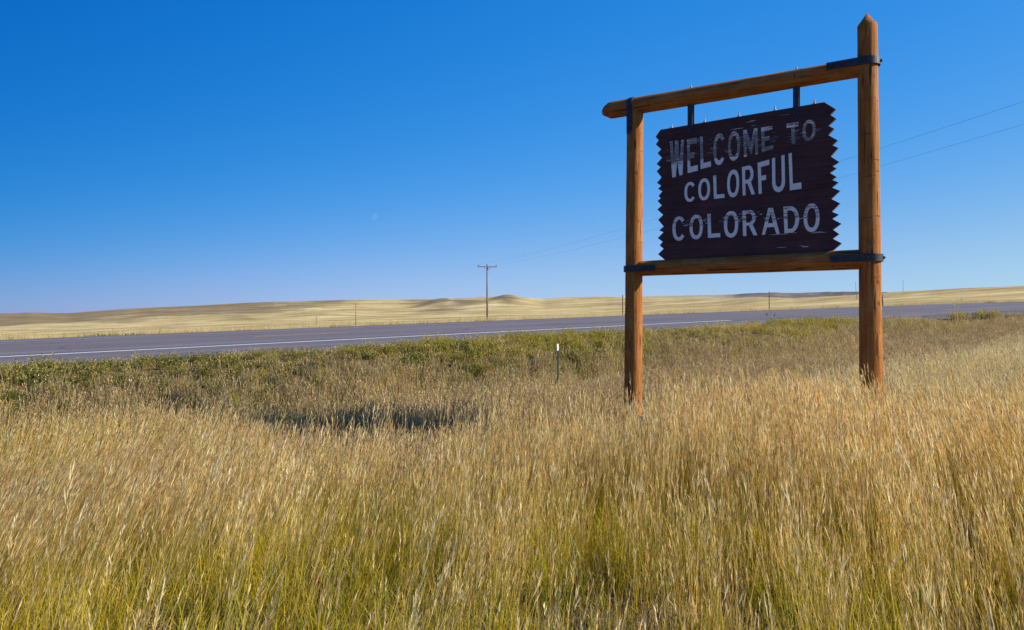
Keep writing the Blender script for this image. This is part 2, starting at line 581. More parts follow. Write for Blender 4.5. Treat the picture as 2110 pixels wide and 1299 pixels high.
# ------------------------------------------------------------------ ground
def build_ground():
    az = np.concatenate([np.radians(np.arange(-180, -48, 3.0)), np.radians(np.arange(-48, 48, 0.16)), np.radians(np.arange(48, 180, 3.0))])
    rad = np.concatenate([np.geomspace(0.5, 60, 150), np.geomspace(61, 2200, 170), np.geomspace(2300, 9000, 12)])
    A, Rr = np.meshgrid(az, rad)
    X = Rr * np.sin(A); Y = Rr * np.cos(A)
    Z = ground_z(X, Y)
    nr, na = Z.shape
    verts = np.stack([X.ravel(), Y.ravel(), Z.ravel()], 1)
    verts = np.vstack([verts, [[0, 0, float(ground_z(0, 0.01))]]])
    idx = np.arange(nr * na).reshape(nr, na)
    nx = np.roll(idx, -1, 1)
    f = np.stack([idx[:-1].ravel(), idx[1:].ravel(), nx[1:].ravel(), nx[:-1].ravel()], 1)
    f = f[:, ::-1]
    faces = f.tolist() + [(nr * na, int(nx[0, k]), int(idx[0, k])) for k in range(na)]
    o = mesh_obj("ground", verts, [tuple(q) for q in faces], mat_ground(), smooth=True)
    bmc = o.data
    a, p = ap(X, Y)
    far = sstep(P_FAR - 3, P_FAR + 2, p) + sstep(120, 200, Rr) * (p < P_FAR)
    far = np.clip(far, 0, 1)
    # scrubby crests
    azc = np.clip(A, -1.05, 1.0)
    px = 1055 + 1594 * np.tan(azc)
    R = np.interp(px, _rx, _rr)
    t = Rr / R
    crest = sstep(0.55, 0.95, t + 0.12 * fbm(X / 120, Y / 120, 21, 3))
    lum = np.interp(px, [-300, 0, 200, 330, 480, 700, 780, 860, 910, 960, 1000, 1045, 1100, 1200, 1500, 2110],
                    [0.9, 1.0, 0.9, 0.75, 0.65, 0.45, 0.05, 0.5, 0.8, 0.3, 0.1, 0.8, 0.1, 0.05, 0.0, 0.1])
    scrub = np.clip(1.3 * crest * lum + 0.35 * sstep(0.15, 0.6, fbm(X / 90, Y / 200, 31, 3)), 0, 1)
    for cx_, ct, wx_, wt_, hh in HILLS:
        if hh > 3.2:
            scrub = np.maximum(scrub, min(1, hh / 9) * np.exp(-((px - cx_ + 6) / (wx_ * 1.0)) ** 2 - ((t - ct - 0.01) / (wt_ * 1.1)) ** 2))
    scrub = np.clip(scrub * (1.0 + 0.5 * fbm(X / 35, Y / 35, 77, 3)), 0, 1)
    scrub = scrub * far
    for nm, arr in (("far", far), ("scrub", scrub)):
        at = bmc.attributes.new(nm, 'FLOAT', 'POINT')
        at.data.foreach_set("value", np.append(arr.ravel(), 0.0).astype(np.float32))
    tag(o, kind="structure")
    return o


def build_distant():
    # broken scrub hills about two and a half kilometres off
    pxs = np.arange(1150, 2150, 4.0)
    ridge = np.interp(pxs, [1150, 1250, 1330, 1400, 1515, 1545, 1590, 1640, 1700, 1770, 1850, 1950, 2150],
                      [612, 608, 606, 604.2, 601.8, 599.5, 598.0, 599.0, 597.0, 596.2, 598, 606, 614])
    ridge = ridge + 0.7 * fbm(pxs / 14, pxs * 0, 4, 3)
    ts = np.linspace(0, 1, 40)
    V = []
    pale = []
    for j, t in enumerate(ts):
        for i, q in enumerate(pxs):
            k = (q - 1055) / 1594
            Y = 2000 + 700 * t
            zr = EYE + (647 - ridge[i]) / 1594 * 2700
            prof = t ** 1.3
            n = float(fbm(k * 2600 / 75, t * 2.0 + 3, 8, 3)) * 9 * math.sin(min(t, 1) * math.pi)
            V.append((k * Y, Y, -20 + (zr + 20) * prof + n))
            pale.append(float(1 - sstep(1480, 1530, q)))
    nP = len(pxs)
    for i, q in enumerate(pxs):                 # back slope
        k = (q - 1055) / 1594
        V.append((k * 3300, 3300, -30)); pale.append(0)
    F = [(j * nP + i, j * nP + i + 1, (j + 1) * nP + i + 1, (j + 1) * nP + i) for j in range(len(ts)) for i in range(nP - 1)]
    o = mesh_obj("distant_hills", V, F, mat_distant(), smooth=True)
    at = o.data.attributes.new("pale", 'FLOAT', 'POINT')
    at.data.foreach_set("value", np.array(pale, np.float32))
    tag(o, kind="structure")


def strip(name, a0, a1, pl, pr, mat, dz, step=1.0, skirt=0.0, jig=0.0, seed=1):
    """a strip laid along the road between two offsets"""
    aa = np.arange(a0, a1 + 1e-6, step)
    if aa[-1] < a1 - 1e-6: aa = np.append(aa, a1)
    V, F = [], []
    cr = len(pl) if isinstance(pl, (list, tuple)) else 0
    n = 4 if skirt else 2
    for i, a in enumerate(aa):
        j0 = jig * float(fbm(a * 0.7, 0.3, seed)); j1 = jig * float(fbm(a * 0.7, 4.3, seed + 1))
        x0, y0 = xy(a, pl + j0); x1, y1 = xy(a, pr + j1)
        z = float(road_z(a)) + dz
        row = [(x0, y0, z), (x1, y1, z)]
        if skirt:
            row = [(x0 , y0, z - skirt)] + row + [(x1, y1, z - skirt)]
        V += row
    for i in range(len(aa) - 1):
        for k in range(n - 1):
            q = i * n + k
            F.append((q, q + n, q + n + 1, q + 1)[::-1])
    o = mesh_obj(name, V, F, mat)
    return o


def build_road():
    A0, A1 = -160.0, 420.0
    tag(strip("road", A0, A1, P_NEAR, P_FAR, mat_asphalt(), 0.0, 2.0, 0.25, 0.10), kind="structure")
    wl = mat_paintline("white_line_paint", (0.74, 0.76, 0.74), 0.33)
    wf = mat_paintline("far_line_paint", (0.50, 0.50, 0.50), 0.44)
    ye = mat_paintline("yellow_line_paint", (0.58, 0.27, 0.05), 0.44)
    yf = mat_paintline("faded_yellow_paint", (0.30, 0.18, 0.11), 0.50)
    tag(strip("edge_line", A0, 25.6, P_LINE1 - 0.11, P_LINE1 + 0.11, wl, 0.004, 2.0), kind="structure")
    tag(strip("edge_line", 44.0, 300, P_LINE1 - 0.07, P_LINE1 + 0.07, wf, 0.004, 2.0), kind="structure")
    tag(strip("edge_line", A0, A1, P_LINE2 - 0.09, P_LINE2 + 0.09, wf, 0.004, 2.0), kind="structure")
    for a, L in ((-28.4, 3.0), (-16.2, 3.0), (-4, 3.0), (8.2, 3.2), (17.4, 1.3), (20.1, 2.9), (32.3, 3), (44.5, 3), (56.7, 3), (68.9, 3)):
        tag(strip("centre_line_dash", a, a + L, P_MID - 0.12, P_MID + 0.10, ye if abs(a - 8.2) < 0.1 else yf, 0.004, 0.5), kind="structure")
    # gravel turnout apron on the near side
    V, F = [], []
    aa = np.arange(26, 74.1, 1.0)
    for i, a in enumerate(aa):
        w = math.sin(min(1, max(0, (a - 26) / 48)) * math.pi) ** 0.6
        p0 = 15.75 - 1.9 * w + 0.25 * float(fbm(a * 0.5, 1.0, 5)); p1 = 15.95
        for kk in range(4):
            p = p0 + (p1 - p0) * kk / 3
            x, y = xy(a, p)
            V.append((x, y, float(road_z(a)) - 0.012 - (0.12 if kk == 0 else 0.0) ))
    for i in range(len(aa) - 1):
        for k in range(3):
            q = i * 4 + k
            F.append((q, q + 1, q + 5, q + 4))
    tag(mesh_obj("gravel_apron", V, F, mat_gravel()), kind="structure")


build_ground()
build_distant()
build_road()


# ------------------------------------------------------------------ the sign
SL = np.array([1.824, 11.4]); SD = np.array([0.8267, -0.5626]); SN = np.array([-0.5626, -0.8267])
S_ROT = math.atan2(SD[1], SD[0])
RIGHT_EDGE= [(2.6402, 4.3383), (2.7769, 4.2283), (2.7123, 4.1657), (2.7804, 4.1084), (2.6895, 4.0298), (2.7589, 3.9838), (2.6895, 3.911), (2.7984, 3.8308), (2.7374, 3.7757), (2.8065, 3.7351), (2.7182, 3.636), (2.814, 3.5566), (2.7339, 3.5101), (2.7827, 3.4789), (2.7053, 3.4291), (2.7839, 3.371), (2.7304, 3.3382), (2.8065, 3.298), (2.7304, 3.2394), (2.8267, 3.1886), (2.7228, 3.0955), (2.8267, 3.0302), (2.7304, 2.9313), (2.8111, 2.8889), (2.7339, 2.8415), (2.8411, 2.7719), (2.7444, 2.7025), (2.8157, 2.6433), (2.7409, 2.5886), (2.8462, 2.5237), (2.7269, 2.4195)]
LEFT_EDGE= [(0.4004, 4.289), (0.3245, 4.1953), (0.3727, 4.1414), (0.3268, 4.0868), (0.4101, 4.0079), (0.3561, 3.9555), (0.4236, 3.8812), (0.3403, 3.8002), (0.4004, 3.7488), (0.3403, 3.6977), (0.4146, 3.6004), (0.3433, 3.5276), (0.4101, 3.4806), (0.3637, 3.4394), (0.4266, 3.3973), (0.3712, 3.3364), (0.4056, 3.2991), (0.3546, 3.2649), (0.4191, 3.1987), (0.3501, 3.1425), (0.4393, 3.0595), (0.3637, 2.9922), (0.4482, 2.8892), (0.3802, 2.8383), (0.4467, 2.8084), (0.3591, 2.7289), (0.4325, 2.673), (0.3869, 2.6223), (0.4467, 2.571), (0.3622, 2.4959), (0.4817, 2.3972)]
GLYPHS= [('W', [(0.5446, 4.0964), (0.7569, 4.1016), (0.7531, 3.6073), (0.5407, 3.5714)]), ('E', [(0.8018, 4.1008), (0.9463, 4.1027), (0.961, 3.6388), (0.813, 3.6189)]), ('L', [(0.9918, 4.1067), (1.1465, 4.1089), (1.1515, 3.6781), (1.0028, 3.6555)]), ('C', [(1.1896, 4.1143), (1.3496, 4.1196), (1.3496, 3.6967), (1.1896, 3.6752)]), ('O', [(1.3918, 4.1178), (1.5588, 4.1234), (1.5588, 3.7321), (1.3918, 3.7114)]), ('M', [(1.5998, 4.1204), (1.7901, 4.1244), (1.8022, 3.7782), (1.6122, 3.7536)]), ('E', [(1.8411, 4.1215), (1.9897, 4.1252), (2.0029, 3.8166), (1.8524, 3.7932)]), ('T', [(2.1708, 4.1266), (2.3231, 4.1302), (2.3357, 3.8581), (2.1837, 3.8443)]), ('O', [(2.3749, 4.135), (2.5374, 4.1372), (2.5374, 3.873), (2.3749, 3.8649)]), ('C', [(0.768, 3.4874), (0.9276, 3.4917), (0.9276, 3.2135), (0.768, 3.2116)]), ('O', [(0.9687, 3.5186), (1.1374, 3.5261), (1.1374, 3.2161), (0.9687, 3.2141)]), ('L', [(1.1822, 3.5454), (1.3344, 3.55), (1.342, 3.2257), (1.1946, 3.2234)]), ('O', [(1.3796, 3.5915), (1.5452, 3.6069), (1.5452, 3.2247), (1.3796, 3.2204)]), ('R', [(1.583, 3.6193), (1.7502, 3.6436), (1.7587, 3.2387), (1.5949, 3.2335)]), ('F', [(1.7943, 3.6549), (1.947, 3.683), (1.961, 3.2433), (1.8092, 3.2361)]), ('U', [(1.9832, 3.6931), (2.1465, 3.7222), (2.1558, 3.2417), (1.9895, 3.2355)]), ('L', [(2.198, 3.732), (2.3465, 3.751), (2.3617, 3.2557), (2.2153, 3.2471)]), ('C', [(0.5894, 3.0169), (0.7777, 3.0246), (0.7777, 2.6722), (0.5894, 2.6737)]), ('O', [(0.8418, 3.0244), (1.0339, 3.0287), (1.0339, 2.6787), (0.8418, 2.6803)]), ('L', [(1.0986, 3.02), (1.2773, 3.0209), (1.2834, 2.6893), (1.1095, 2.6872)]), ('O', [(1.3344, 3.0353), (1.5333, 3.0377), (1.5333, 2.6731), (1.3344, 2.6747)]), ('R', [(1.5889, 3.0269), (1.7827, 3.0348), (1.7911, 2.6875), (1.5995, 2.6843)]), ('A', [(1.8513, 3.04), (2.0837, 3.0366), (2.0837, 2.6892), (1.8513, 2.6867)]), ('D', [(2.1313, 3.038), (2.3307, 3.0389), (2.3321, 2.6925), (2.1457, 2.6928)]), ('O', [(2.3882, 3.0539), (2.5854, 3.0522), (2.5854, 2.6857), (2.3882, 2.6875)])]

SX = 3.183                       # right post

# board frame: local x = along the board, local y = away from the viewer, z up
SIGN_BASE = (float(SL[0]), float(SL[1]), float(ground_z(*SL)))
sign = thing("welcome_sign", "tall log sign with a hanging brown board lettered WELCOME TO COLORFUL COLORADO",
             "sign", SIGN_BASE)
sign.rotation_euler = (0, 0, S_ROT)
ZB = SIGN_BASE[2]


def sp(s, o, z):
    """sign-local point; o is towards the viewer"""
    return Vector((s, -o, z - ZB))


def sign_part(name, bm, mat, smooth=False, origin=None, parent=None):
    ob = bm_obj(name, bm, mat, None, smooth)
    if parent is None: parent = sign
    ob.parent = parent
    return ob


LOGZ = mat_log("stained_log_post", 'Z')
LOGX = mat_log("stained_log_beam", 'X')
STEEL = mat_metal()
PLANK = mat_plank()
PAINT = mat_letter()
ZINC = mat_simple("galvanised_steel", (0.35, 0.36, 0.38), (0.55, 0.56, 0.58), 30, 0.4)


def log_mesh(path, rad, mat, name, n=40, seed=0, parent=None, caps=(True, True)):
    """path: list of points, rad: list of radii, gently lumpy round log"""
    bm = bmesh.new()
    p0 = Vector(path[0]); p1 = Vector(path[-1])
    d, a, b = basis(p1 - p0)
    rings = []
    for P, r in zip(path, rad):
        P = Vector(P); u = (P - p0).dot(d)
        ring = []
        for k in range(n):
            t = 2 * math.pi * k / n
            lump = 1 + 0.022 * float(fbm(u * 1.1 + 5, math.sin(t) * 0.9 + math.cos(t) * 0.4, seed)) \
                + 0.010 * float(vnoise(u * 5, t * 1.0 if k < n / 2 else (2 * math.pi - t), seed + 3))
            ring.append(bm.verts.new(P + (a * math.cos(t) + b * math.sin(t)) * r * lump))
        rings.append(ring)
    for r0, r1 in zip(rings[:-1], rings[1:]):
        for k in range(n):
            bm.faces.new((r0[k], r0[(k + 1) % n], r1[(k + 1) % n], r1[k]))
    if caps[0]: bm.faces.new(rings[0])
    if caps[1]: bm.faces.new(rings[-1])
    ob = sign_part(name, bm, mat, True)
    ob.data.materials[0] = mat
    return ob


def lin(p0, p1, n):
    return [tuple(np.array(p0) + (np.array(p1) - np.array(p0)) * t) for t in np.linspace(0, 1, n)]


BEAM_Z, LOW_Z = 4.695, 2.305
# left post runs up into the notched underside of the top beam
zl0 = float(ground_z(*SL)) - 0.4
pth = lin(sp(-0.05, 0, zl0), sp(-0.01, 0, BEAM_Z - 0.02), 40)
log_mesh(pth, np.linspace(0.134, 0.118, 40), LOGZ, "post", seed=2)
# right post with pointed top
Rb = SL + SD * SX
zr0 = float(ground_z(*Rb)) - 0.4
pth = lin(sp(SX + 0.015, 0, zr0), sp(SX - 0.038, 0, 5.215), 44) + [sp(SX - 0.038, 0, 5.235), sp(SX - 0.040, 0, 5.262), sp(SX - 0.042, 0, 5.372)]
rad = list(np.linspace(0.139, 0.115, 44)) + [0.107, 0.082, 0.004]
log_mesh(pth, rad, LOGZ, "post", seed=5)
# top beam with bevelled overhanging end
pth = [sp(-0.535, 0, BEAM_Z - 0.01), sp(-0.50, 0, BEAM_Z), sp(-0.43, 0, BEAM_Z), sp(-0.40, 0, BEAM_Z)] + lin(sp(-0.36, 0, BEAM_Z), sp(SX - 0.03, 0, BEAM_Z + 0.012), 36)
rad = [0.050, 0.078, 0.115, 0.122] + list(np.linspace(0.124, 0.116, 36))
log_mesh(pth, rad, LOGX, "top_beam", seed=9)
pth = lin(sp(0.02, 0, LOW_Z - 0.005), sp(SX - 0.02, 0, LOW_Z + 0.005), 36)
log_mesh(pth, np.linspace(0.110, 0.126, 36), LOGX, "bottom_beam", seed=14)


def band(path2d, thick, to3d, half, name="strap"):
    """flat steel bar following a 2-d path (list of (u,v)); to3d(u,v,w) places it, w is the width axis"""
    bm = bmesh.new()
    P = [np.array(q, float) for q in path2d]
    rows = []
    for i, q in enumerate(P):
        t = P[min(i + 1, len(P) - 1)] - P[max(i - 1, 0)]
        t = t / np.linalg.norm(t)
        nrm = np.array([-t[1], t[0]])
        rows.append([bm.verts.new(to3d(*(q + nrm * sgn * thick / 2), w)) for sgn, w in ((-1, -half), (-1, half), (1, half), (1, -half))])
    for r0, r1 in zip(rows[:-1], rows[1:]):
        for k in range(4):
            bm.faces.new((r0[k], r0[(k + 1) % 4], r1[(k + 1) % 4], r1[k]))
    bm.faces.new(rows[0]); bm.faces.new(rows[-1])
    return sign_part(name, bm, STEEL)


def bolt(parent, p, d, r=0.017, L=0.022, mat=None, name="bolt"):
    bm = bmesh.new()
    p = Vector(p); d = Vector(d).normalized()
    add_tube(bm, p - d * 0.012, p + d * 0.004, r * 1.35, n=14)
    add_tube(bm, p + d * 0.0045, p + d * L, r, r * 0.95, n=6)
    ob = sign_part(name, bm, mat or STEEL)
    ob.parent = parent
    return ob


def arc(cx, cy, r, t0, t1, n=14):
    return [(cx + r * math.cos(t), cy + r * math.sin(t)) for t in np.linspace(t0, t1, n)]


F_ = Vector((0, -1, 0)); R_ = Vector((1, 0, 0)); U_ = Vector((0, 0, 1))
# horizontal straps hugging the right post (u = s, v = o)
for zc, s0, cxs in ((4.755, 2.69, SX - 0.032), (2.322, 2.74, SX - 0.006)):
    rr = 0.139 if zc > 3 else 0.146
    path = [(s0, rr - 0.004), (s0 + 0.2, rr)] + arc(cxs, 0, rr, math.pi / 2, -math.pi / 2, 18) + [(s0 + 0.2, -rr), (s0, -rr + 0.004)]
    st = band(path, 0.010, lambda u, v, w, zc=zc: sp(u, v, zc + w), 0.045)
    for ds in (0.06, 0.19, 0.43):
        bolt(st, sp(s0 + ds, rr + 0.003, zc), F_)
    bolt(st, sp(cxs + rr + 0.004, 0, zc), R_)
# lower left strap
rr = 0.137
path = [(0.36, rr - 0.010), (0.2, rr)] + arc(-0.035, 0, rr + 0.004, math.pi / 2, 3 * math.pi / 2, 18) + [(0.2, -rr), (0.36, -rr + 0.01)]
st = band(path, 0.010, lambda u, v, w: sp(u, v, 2.297 + w), 0.045)
for s_ in (0.30, 0.20, -0.07):
    bolt(st, sp(s_, rr + 0.004, 2.297), F_)
# vertical saddle strap over the beam on the left post (u = o, v = z)
rr = 0.131
path = [(rr, 4.275), (rr, 4.55)] + arc(0, BEAM_Z, rr + 0.001, 0, math.pi, 18) + [(-rr, 4.55), (-rr, 4.275)]
st = band(path, 0.011, lambda u, v, w: sp(-0.045 + w, u, v), 0.040)
for z_ in (4.36, 4.46, 4.66):
    bolt(st, sp(-0.045, rr + 0.004, z_), F_, r=0.015)

# board ------------------------------------------------------------
BT = 0.046                                    # plank thickness
BO = 0.026                                    # front face offset towards the viewer
seams_l = [None, 3.990, 3.800, 3.480, 3.199, 2.889, 2.673, None]
seams_r = [None, 4.030, 3.830, 3.510, 3.239, 2.931, 2.7025, None]


def seam_z(i, s):
    t = (s - 0.4) / (2.72 - 0.4)
    return seams_l[i] + (seams_r[i] - seams_l[i]) * t


def edge_clip(E, lo, hi):
    """points of a saw edge between two seam heights (E sorted from the top down)"""
    out = []
    for (s0, z0), (s1, z1) in zip(E[:-1], E[1:]):
        def at(z):
            t = (z0 - z) / (z0 - z1)
            return (s0 + (s1 - s0) * t, z)
        if z0 > hi > z1: out.append(at(hi))
        if lo <= z1 <= hi and z1 < hi - 1e-6 and z1 > lo + 1e-6: out.append((s1, z1))
        if z0 > lo > z1: out.append(at(lo)); break
    return out


for i in range(7):
    gap = 0.0010
    l_hi = seam_z(i, 0.4) - gap if i else 9
    r_hi = seam_z(i, 2.72) - gap if i else 9
    l_lo = seam_z(i + 1, 0.4) + gap if i < 6 else -9
    r_lo = seam_z(i + 1, 2.72) + gap if i < 6 else -9
    Lp = ([LEFT_EDGE[0]] if i == 0 else []) + edge_clip(LEFT_EDGE, l_lo, l_hi)
    Rp = ([RIGHT_EDGE[0]] if i == 0 else []) + edge_clip(RIGHT_EDGE, r_lo, r_hi)
    if i == 6:
        for lst, E in ((Lp, LEFT_EDGE), (Rp, RIGHT_EDGE)):
            if lst[-1] != E[-1]: lst.append(E[-1])
    outline = Lp + Rp[::-1]
    jo = [0.0, 0.0022, -0.0030, 0.0012, -0.0028, 0.0024, -0.0016][i]
    bm = bmesh.new()
    fr = [bm.verts.new(sp(s, BO + jo, z)) for s, z in outline]
    bk = [bm.verts.new(sp(s, BO + jo - BT, z)) for s, z in outline]
    bm.faces.new(fr); bm.faces.new(bk[::-1])
    m_ = len(fr)
    for k in range(m_):
        bm.faces.new((fr[k], fr[(k + 1) % m_], bk[(k + 1) % m_], bk[k]))
    bm.normal_update()
    bmesh.ops.triangulate(bm, faces=[f for f in bm.faces if len(f.verts) > 4])
    sign_part("plank", bm, PLANK)

# threaded rods through the planks, their ends and nuts standing on the top edge
for s_, z_ in ((0.561, 4.291), (1.050, 4.302), (1.5355, 4.313), (2.016, 4.323), (2.5144, 4.335)):
    bm = bmesh.new(); c_ = BO - BT / 2
    add_tube(bm, sp(s_, c_, z_ - 0.02), sp(s_, c_, z_ + 0.062), 0.0095, n=8)
    add_tube(bm, sp(s_, c_, z_ + 0.0), sp(s_, c_, z_ + 0.006), 0.030, n=12)
    add_tube(bm, sp(s_, c_, z_ + 0.0065), sp(s_, c_, z_ + 0.024), 0.018, n=6)
    sign_part("threaded_rod", bm, ZINC)
# hangers: a pair of flat bars each side of the board
for s_, zb in ((0.850, 4.185), (2.292, 4.215)):
    for o_, zz in ((BO + 0.0075, zb), (BO - BT - 0.0125, zb)):
        bm = bmesh.new()
        add_box(bm, sp(s_, o_, (zz + 4.66) / 2), (0.036, 0, 0), (0, 0.005, 0), (0, 0, (4.66 - zz) / 2))
        hb = sign_part("hanger_bar", bm, STEEL)
        if o_ > 0:
            bolt(hb, sp(s_, o_ + 0.004, zb + 0.045), F_, r=0.011, L=0.014)
    bm = bmesh.new()
    add_tube(bm, sp(s_, 0, 4.78), sp(s_, 0, 4.86), 0.010, n=8)
    add_tube(bm, sp(s_, 0, 4.815), sp(s_, 0, 4.832), 0.020, n=6)
    sign_part("threaded_rod", bm, ZINC)


# lettering --------------------------------------------------------
def ring(ox, oy, ix, iy, t0=0, t1=2 * math.pi, n=44, ex=2.25):
    def pt(rx, ry, t):
        c, s = math.cos(t), math.sin(t)
        return (0.5 + rx * math.copysign(abs(c) ** (2 / ex), c), 0.5 + ry * math.copysign(abs(s) ** (2 / ex), s))
    q = []
    for k in range(n):
        a_, b_ = t0 + (t1 - t0) * k / n, t0 + (t1 - t0) * (k + 1) / n
        q.append([pt(ox, oy, a_), pt(ox, oy, b_), pt(ix, iy, b_), pt(ix, iy, a_)])
    return q


def strip_pieces(outer, inner):
    return [[outer[k], outer[k + 1], inner[k + 1], inner[k]] for k in range(len(outer) - 1)]


def glyph(ch):
    if ch == 'E':
        x, y = .27, .17
        return [[(0, 0), (1, 0), (1, y), (x, y), (x, .5 - y * .5), (.70, .5 - y * .5), (.70, .5 + y * .5), (x, .5 + y * .5), (x, 1 - y), (1, 1 - y), (1, 1), (0, 1)]]
    if ch == 'F':
        x, y = .27, .16
        return [[(0, 0), (x, 0), (x, .41), (.68, .41), (.68, .56), (x, .56), (x, 1 - y), (1, 1 - y), (1, 1), (0, 1)]]
    if ch == 'L':
        x, y = .27, .17
        return [[(0, 0), (1, 0), (1, y), (x, y), (x, 1), (0, 1)]]
    if ch == 'T':
        return [[(.37, 0), (.66, 0), (.66, .80), (1, .80), (1, 1), (0, 1), (0, .80), (.37, .80)]]
    if ch == 'W':
        return [[(.2, 0), (.44, 0), (.53, .45), (.70, 0), (.92, 0), (1, 1), (.81, 1), (.70, .38), (.60, 1), (.38, 1), (.32, .38), (.20, 1), (0, 1)]]
    if ch == 'M':
        return [[(0, 0), (.2, 0), (.2, .60), (.47, .06), (.56, .06), (.80, .60), (.80, 0), (1, 0), (1, 1), (.77, 1), (.52, .48), (.23, 1), (0, 1)]]
    if ch == 'A':
        return [[(0, 0), (.17, 0), (.29, .27), (.35, .42), (.49, .82), (.49, 1), (.36, 1)],
                [(.49, 1), (.49, .82), (.63, .42), (.70, .27), (.82, 0), (1, 0), (.62, 1)],
                [(.29, .27), (.70, .27), (.63, .42), (.35, .42)]]
    if ch == 'U':
        o = [(0, 1), (0, .28)] + [(.5 - .5 * math.cos(t), .28 - .28 * math.sin(t)) for t in np.linspace(.1, math.pi - .1, 20)] + [(1, .28), (1, 1)]
        i = [(.25, 1), (.25, .32)] + [(.5 - .25 * math.cos(t), .32 - .18 * math.sin(t)) for t in np.linspace(.1, math.pi - .1, 20)] + [(.75, .32), (.75, 1)]
        return strip_pieces(o, i)
    if ch == 'O':
        return ring(.5, .5, .275, .345)
    if ch == 'C':
        return ring(.52, .5, .27, .355, math.radians(38), math.radians(322))
    if ch == 'D':
        o = [(.24, 0), (.45, 0)] + [(.45 + .55 * math.sin(t), .5 - .5 * math.cos(t)) for t in np.linspace(.1, math.pi - .1, 24)] + [(.45, 1), (.24, 1)]
        i = [(.24, .15), (.42, .15)] + [(.42 + .33 * math.sin(t), .5 - .35 * math.cos(t)) for t in np.linspace(.1, math.pi - .1, 24)] + [(.42, .85), (.24, .85)]
        return [[(0, 0), (.24, 0), (.24, 1), (0, 1)]] + strip_pieces(o, i)
    if ch == 'R':
        o = [(.24, .40), (.50, .40)] + [(.50 + .42 * math.sin(t), .70 - .30 * math.cos(t)) for t in np.linspace(.1, math.pi - .1, 18)] + [(.50, 1), (.24, 1)]
        i = [(.24, .53), (.48, .53)] + [(.48 + .20 * math.sin(t), .70 - .17 * math.cos(t)) for t in np.linspace(.1, math.pi - .1, 18)] + [(.48, .87), (.24, .87)]
        return [[(0, 0), (.24, 0), (.24, 1), (0, 1)]] + strip_pieces(o, i) + [[(.42, .398), (.73, 0), (1, 0), (.70, .425)]] 
    return []


for gi, (ch, q) in enumerate(GLYPHS):
    tl, tr, br, bl = [np.array(v) for v in q]
    bm = bmesh.new()
    rg = random.Random(gi)
    for poly in glyph(ch):
        pts = []
        for (u, v) in poly:
            if ch == 'R' and False: pass
            w = (bl * (1 - u) + br * u) * (1 - v) + (tl * (1 - u) + tr * u) * v
            pts.append(w)
        fr = [bm.verts.new(sp(w[0], BO + 0.0052, w[1])) for w in pts]
        bk = [bm.verts.new(sp(w[0], BO - 0.001, w[1])) for w in pts]
        n_ = len(fr)
        bm.faces.new(fr)
        for k in range(n_):
            bm.faces.new((fr[k], fr[(k + 1) % n_], bk[(k + 1) % n_], bk[k]))
    bm.normal_update()
    bmesh.ops.triangulate(bm, faces=[f for f in bm.faces if len(f.verts) > 4])
    sign_part("letter", bm, PAINT)

# paint that survives in the raised grain beside the worn letters
bm = bmesh.new()
rg = random.Random(5)
zones = [(0.50, 0.84, 3.80, 3.90, 26, .5), (0.50, 0.60, 3.86, 4.00, 8, .35), (0.84, 0.97, 3.83, 3.90, 8, .4), (0.93, 1.0, 3.98, 4.09, 6, .4),
         (1.12, 1.24, 3.83, 4.07, 12, .6), (1.34, 1.42, 3.82, 3.94, 10, .4), (1.52, 1.66, 3.84, 4.05, 14, .6), (1.30, 1.6, 3.99, 4.02, 5, .8),
         (1.78, 1.88, 3.85, 4.05, 16, .5), (1.96, 2.06, 3.90, 4.05, 9, .5), (2.20, 2.42, 3.87, 4.03, 34, .7), (2.52, 2.60, 3.98, 4.03, 6, .4),
         (0.74, 0.86, 2.86, 2.95, 8, .5), (1.0, 1.12, 2.86, 2.97, 8, .5), (1.28, 1.36, 2.88, 2.97, 6, .5), (1.5, 1.62, 2.88, 3.0, 10, .5),
         (1.76, 1.9, 2.86, 3.02, 6, .4), (2.05, 2.15, 2.87, 2.9, 4, .4), (2.3, 2.42, 2.86, 2.88, 3, .9), (1.6, 2.7, 4.2, 4.25, 3, 1.4), (1.2, 1.9, 4.14, 4.17, 3, 1.6),
         (2.0, 2.7, 2.672, 2.69, 6, 2.2), (2.1, 2.7, 2.50, 2.53, 3, 2.0)]
for (s0, s1, z0, z1, n_, L) in zones:
    for k in range(n_):
        s = rg.uniform(s0, s1); z = rg.uniform(z0, z1)
        l = rg.uniform(0.02, 0.11) * (L + 0.3); h = rg.uniform(0.0012, 0.0042)
        pts = [(s - l / 2, z), (s - l * .2, z - h), (s + l * .35, z - h * .6), (s + l / 2, z + h * .2), (s + l * .2, z + h), (s - l * .3, z + h * .7)]
        bm.faces.new([bm.verts.new(sp(a_, BO + 0.0030 + 0.0009 * (k % 3) / 3 + 0.0001 * k, b_)) for a_, b_ in pts])
ob = sign_part("paint_flakes", bm, PAINT)
tag(ob, kind="stuff")


# ------------------------------------------------------------------ roadside things
OLDWOOD = mat_simple("weathered_pole_wood", (0.16, 0.105, 0.085), (0.30, 0.215, 0.18), 8, 0.9, (1, 1, 0.1))
DARKWOOD = mat_simple("dark_fence_wood", (0.07, 0.045, 0.04), (0.13, 0.09, 0.075), 8, 0.9, (1, 1, 0.1))
GLASSY = mat_simple("brown_porcelain", (0.05, 0.045, 0.05), (0.09, 0.08, 0.085), 8, 0.3)
RUSTY = mat_simple("rusty_steel", (0.09, 0.045, 0.035), (0.16, 0.085, 0.06), 12, 0.8)

LINE_DIR = Vector((-0.308, 0.951, 0)).normalized()


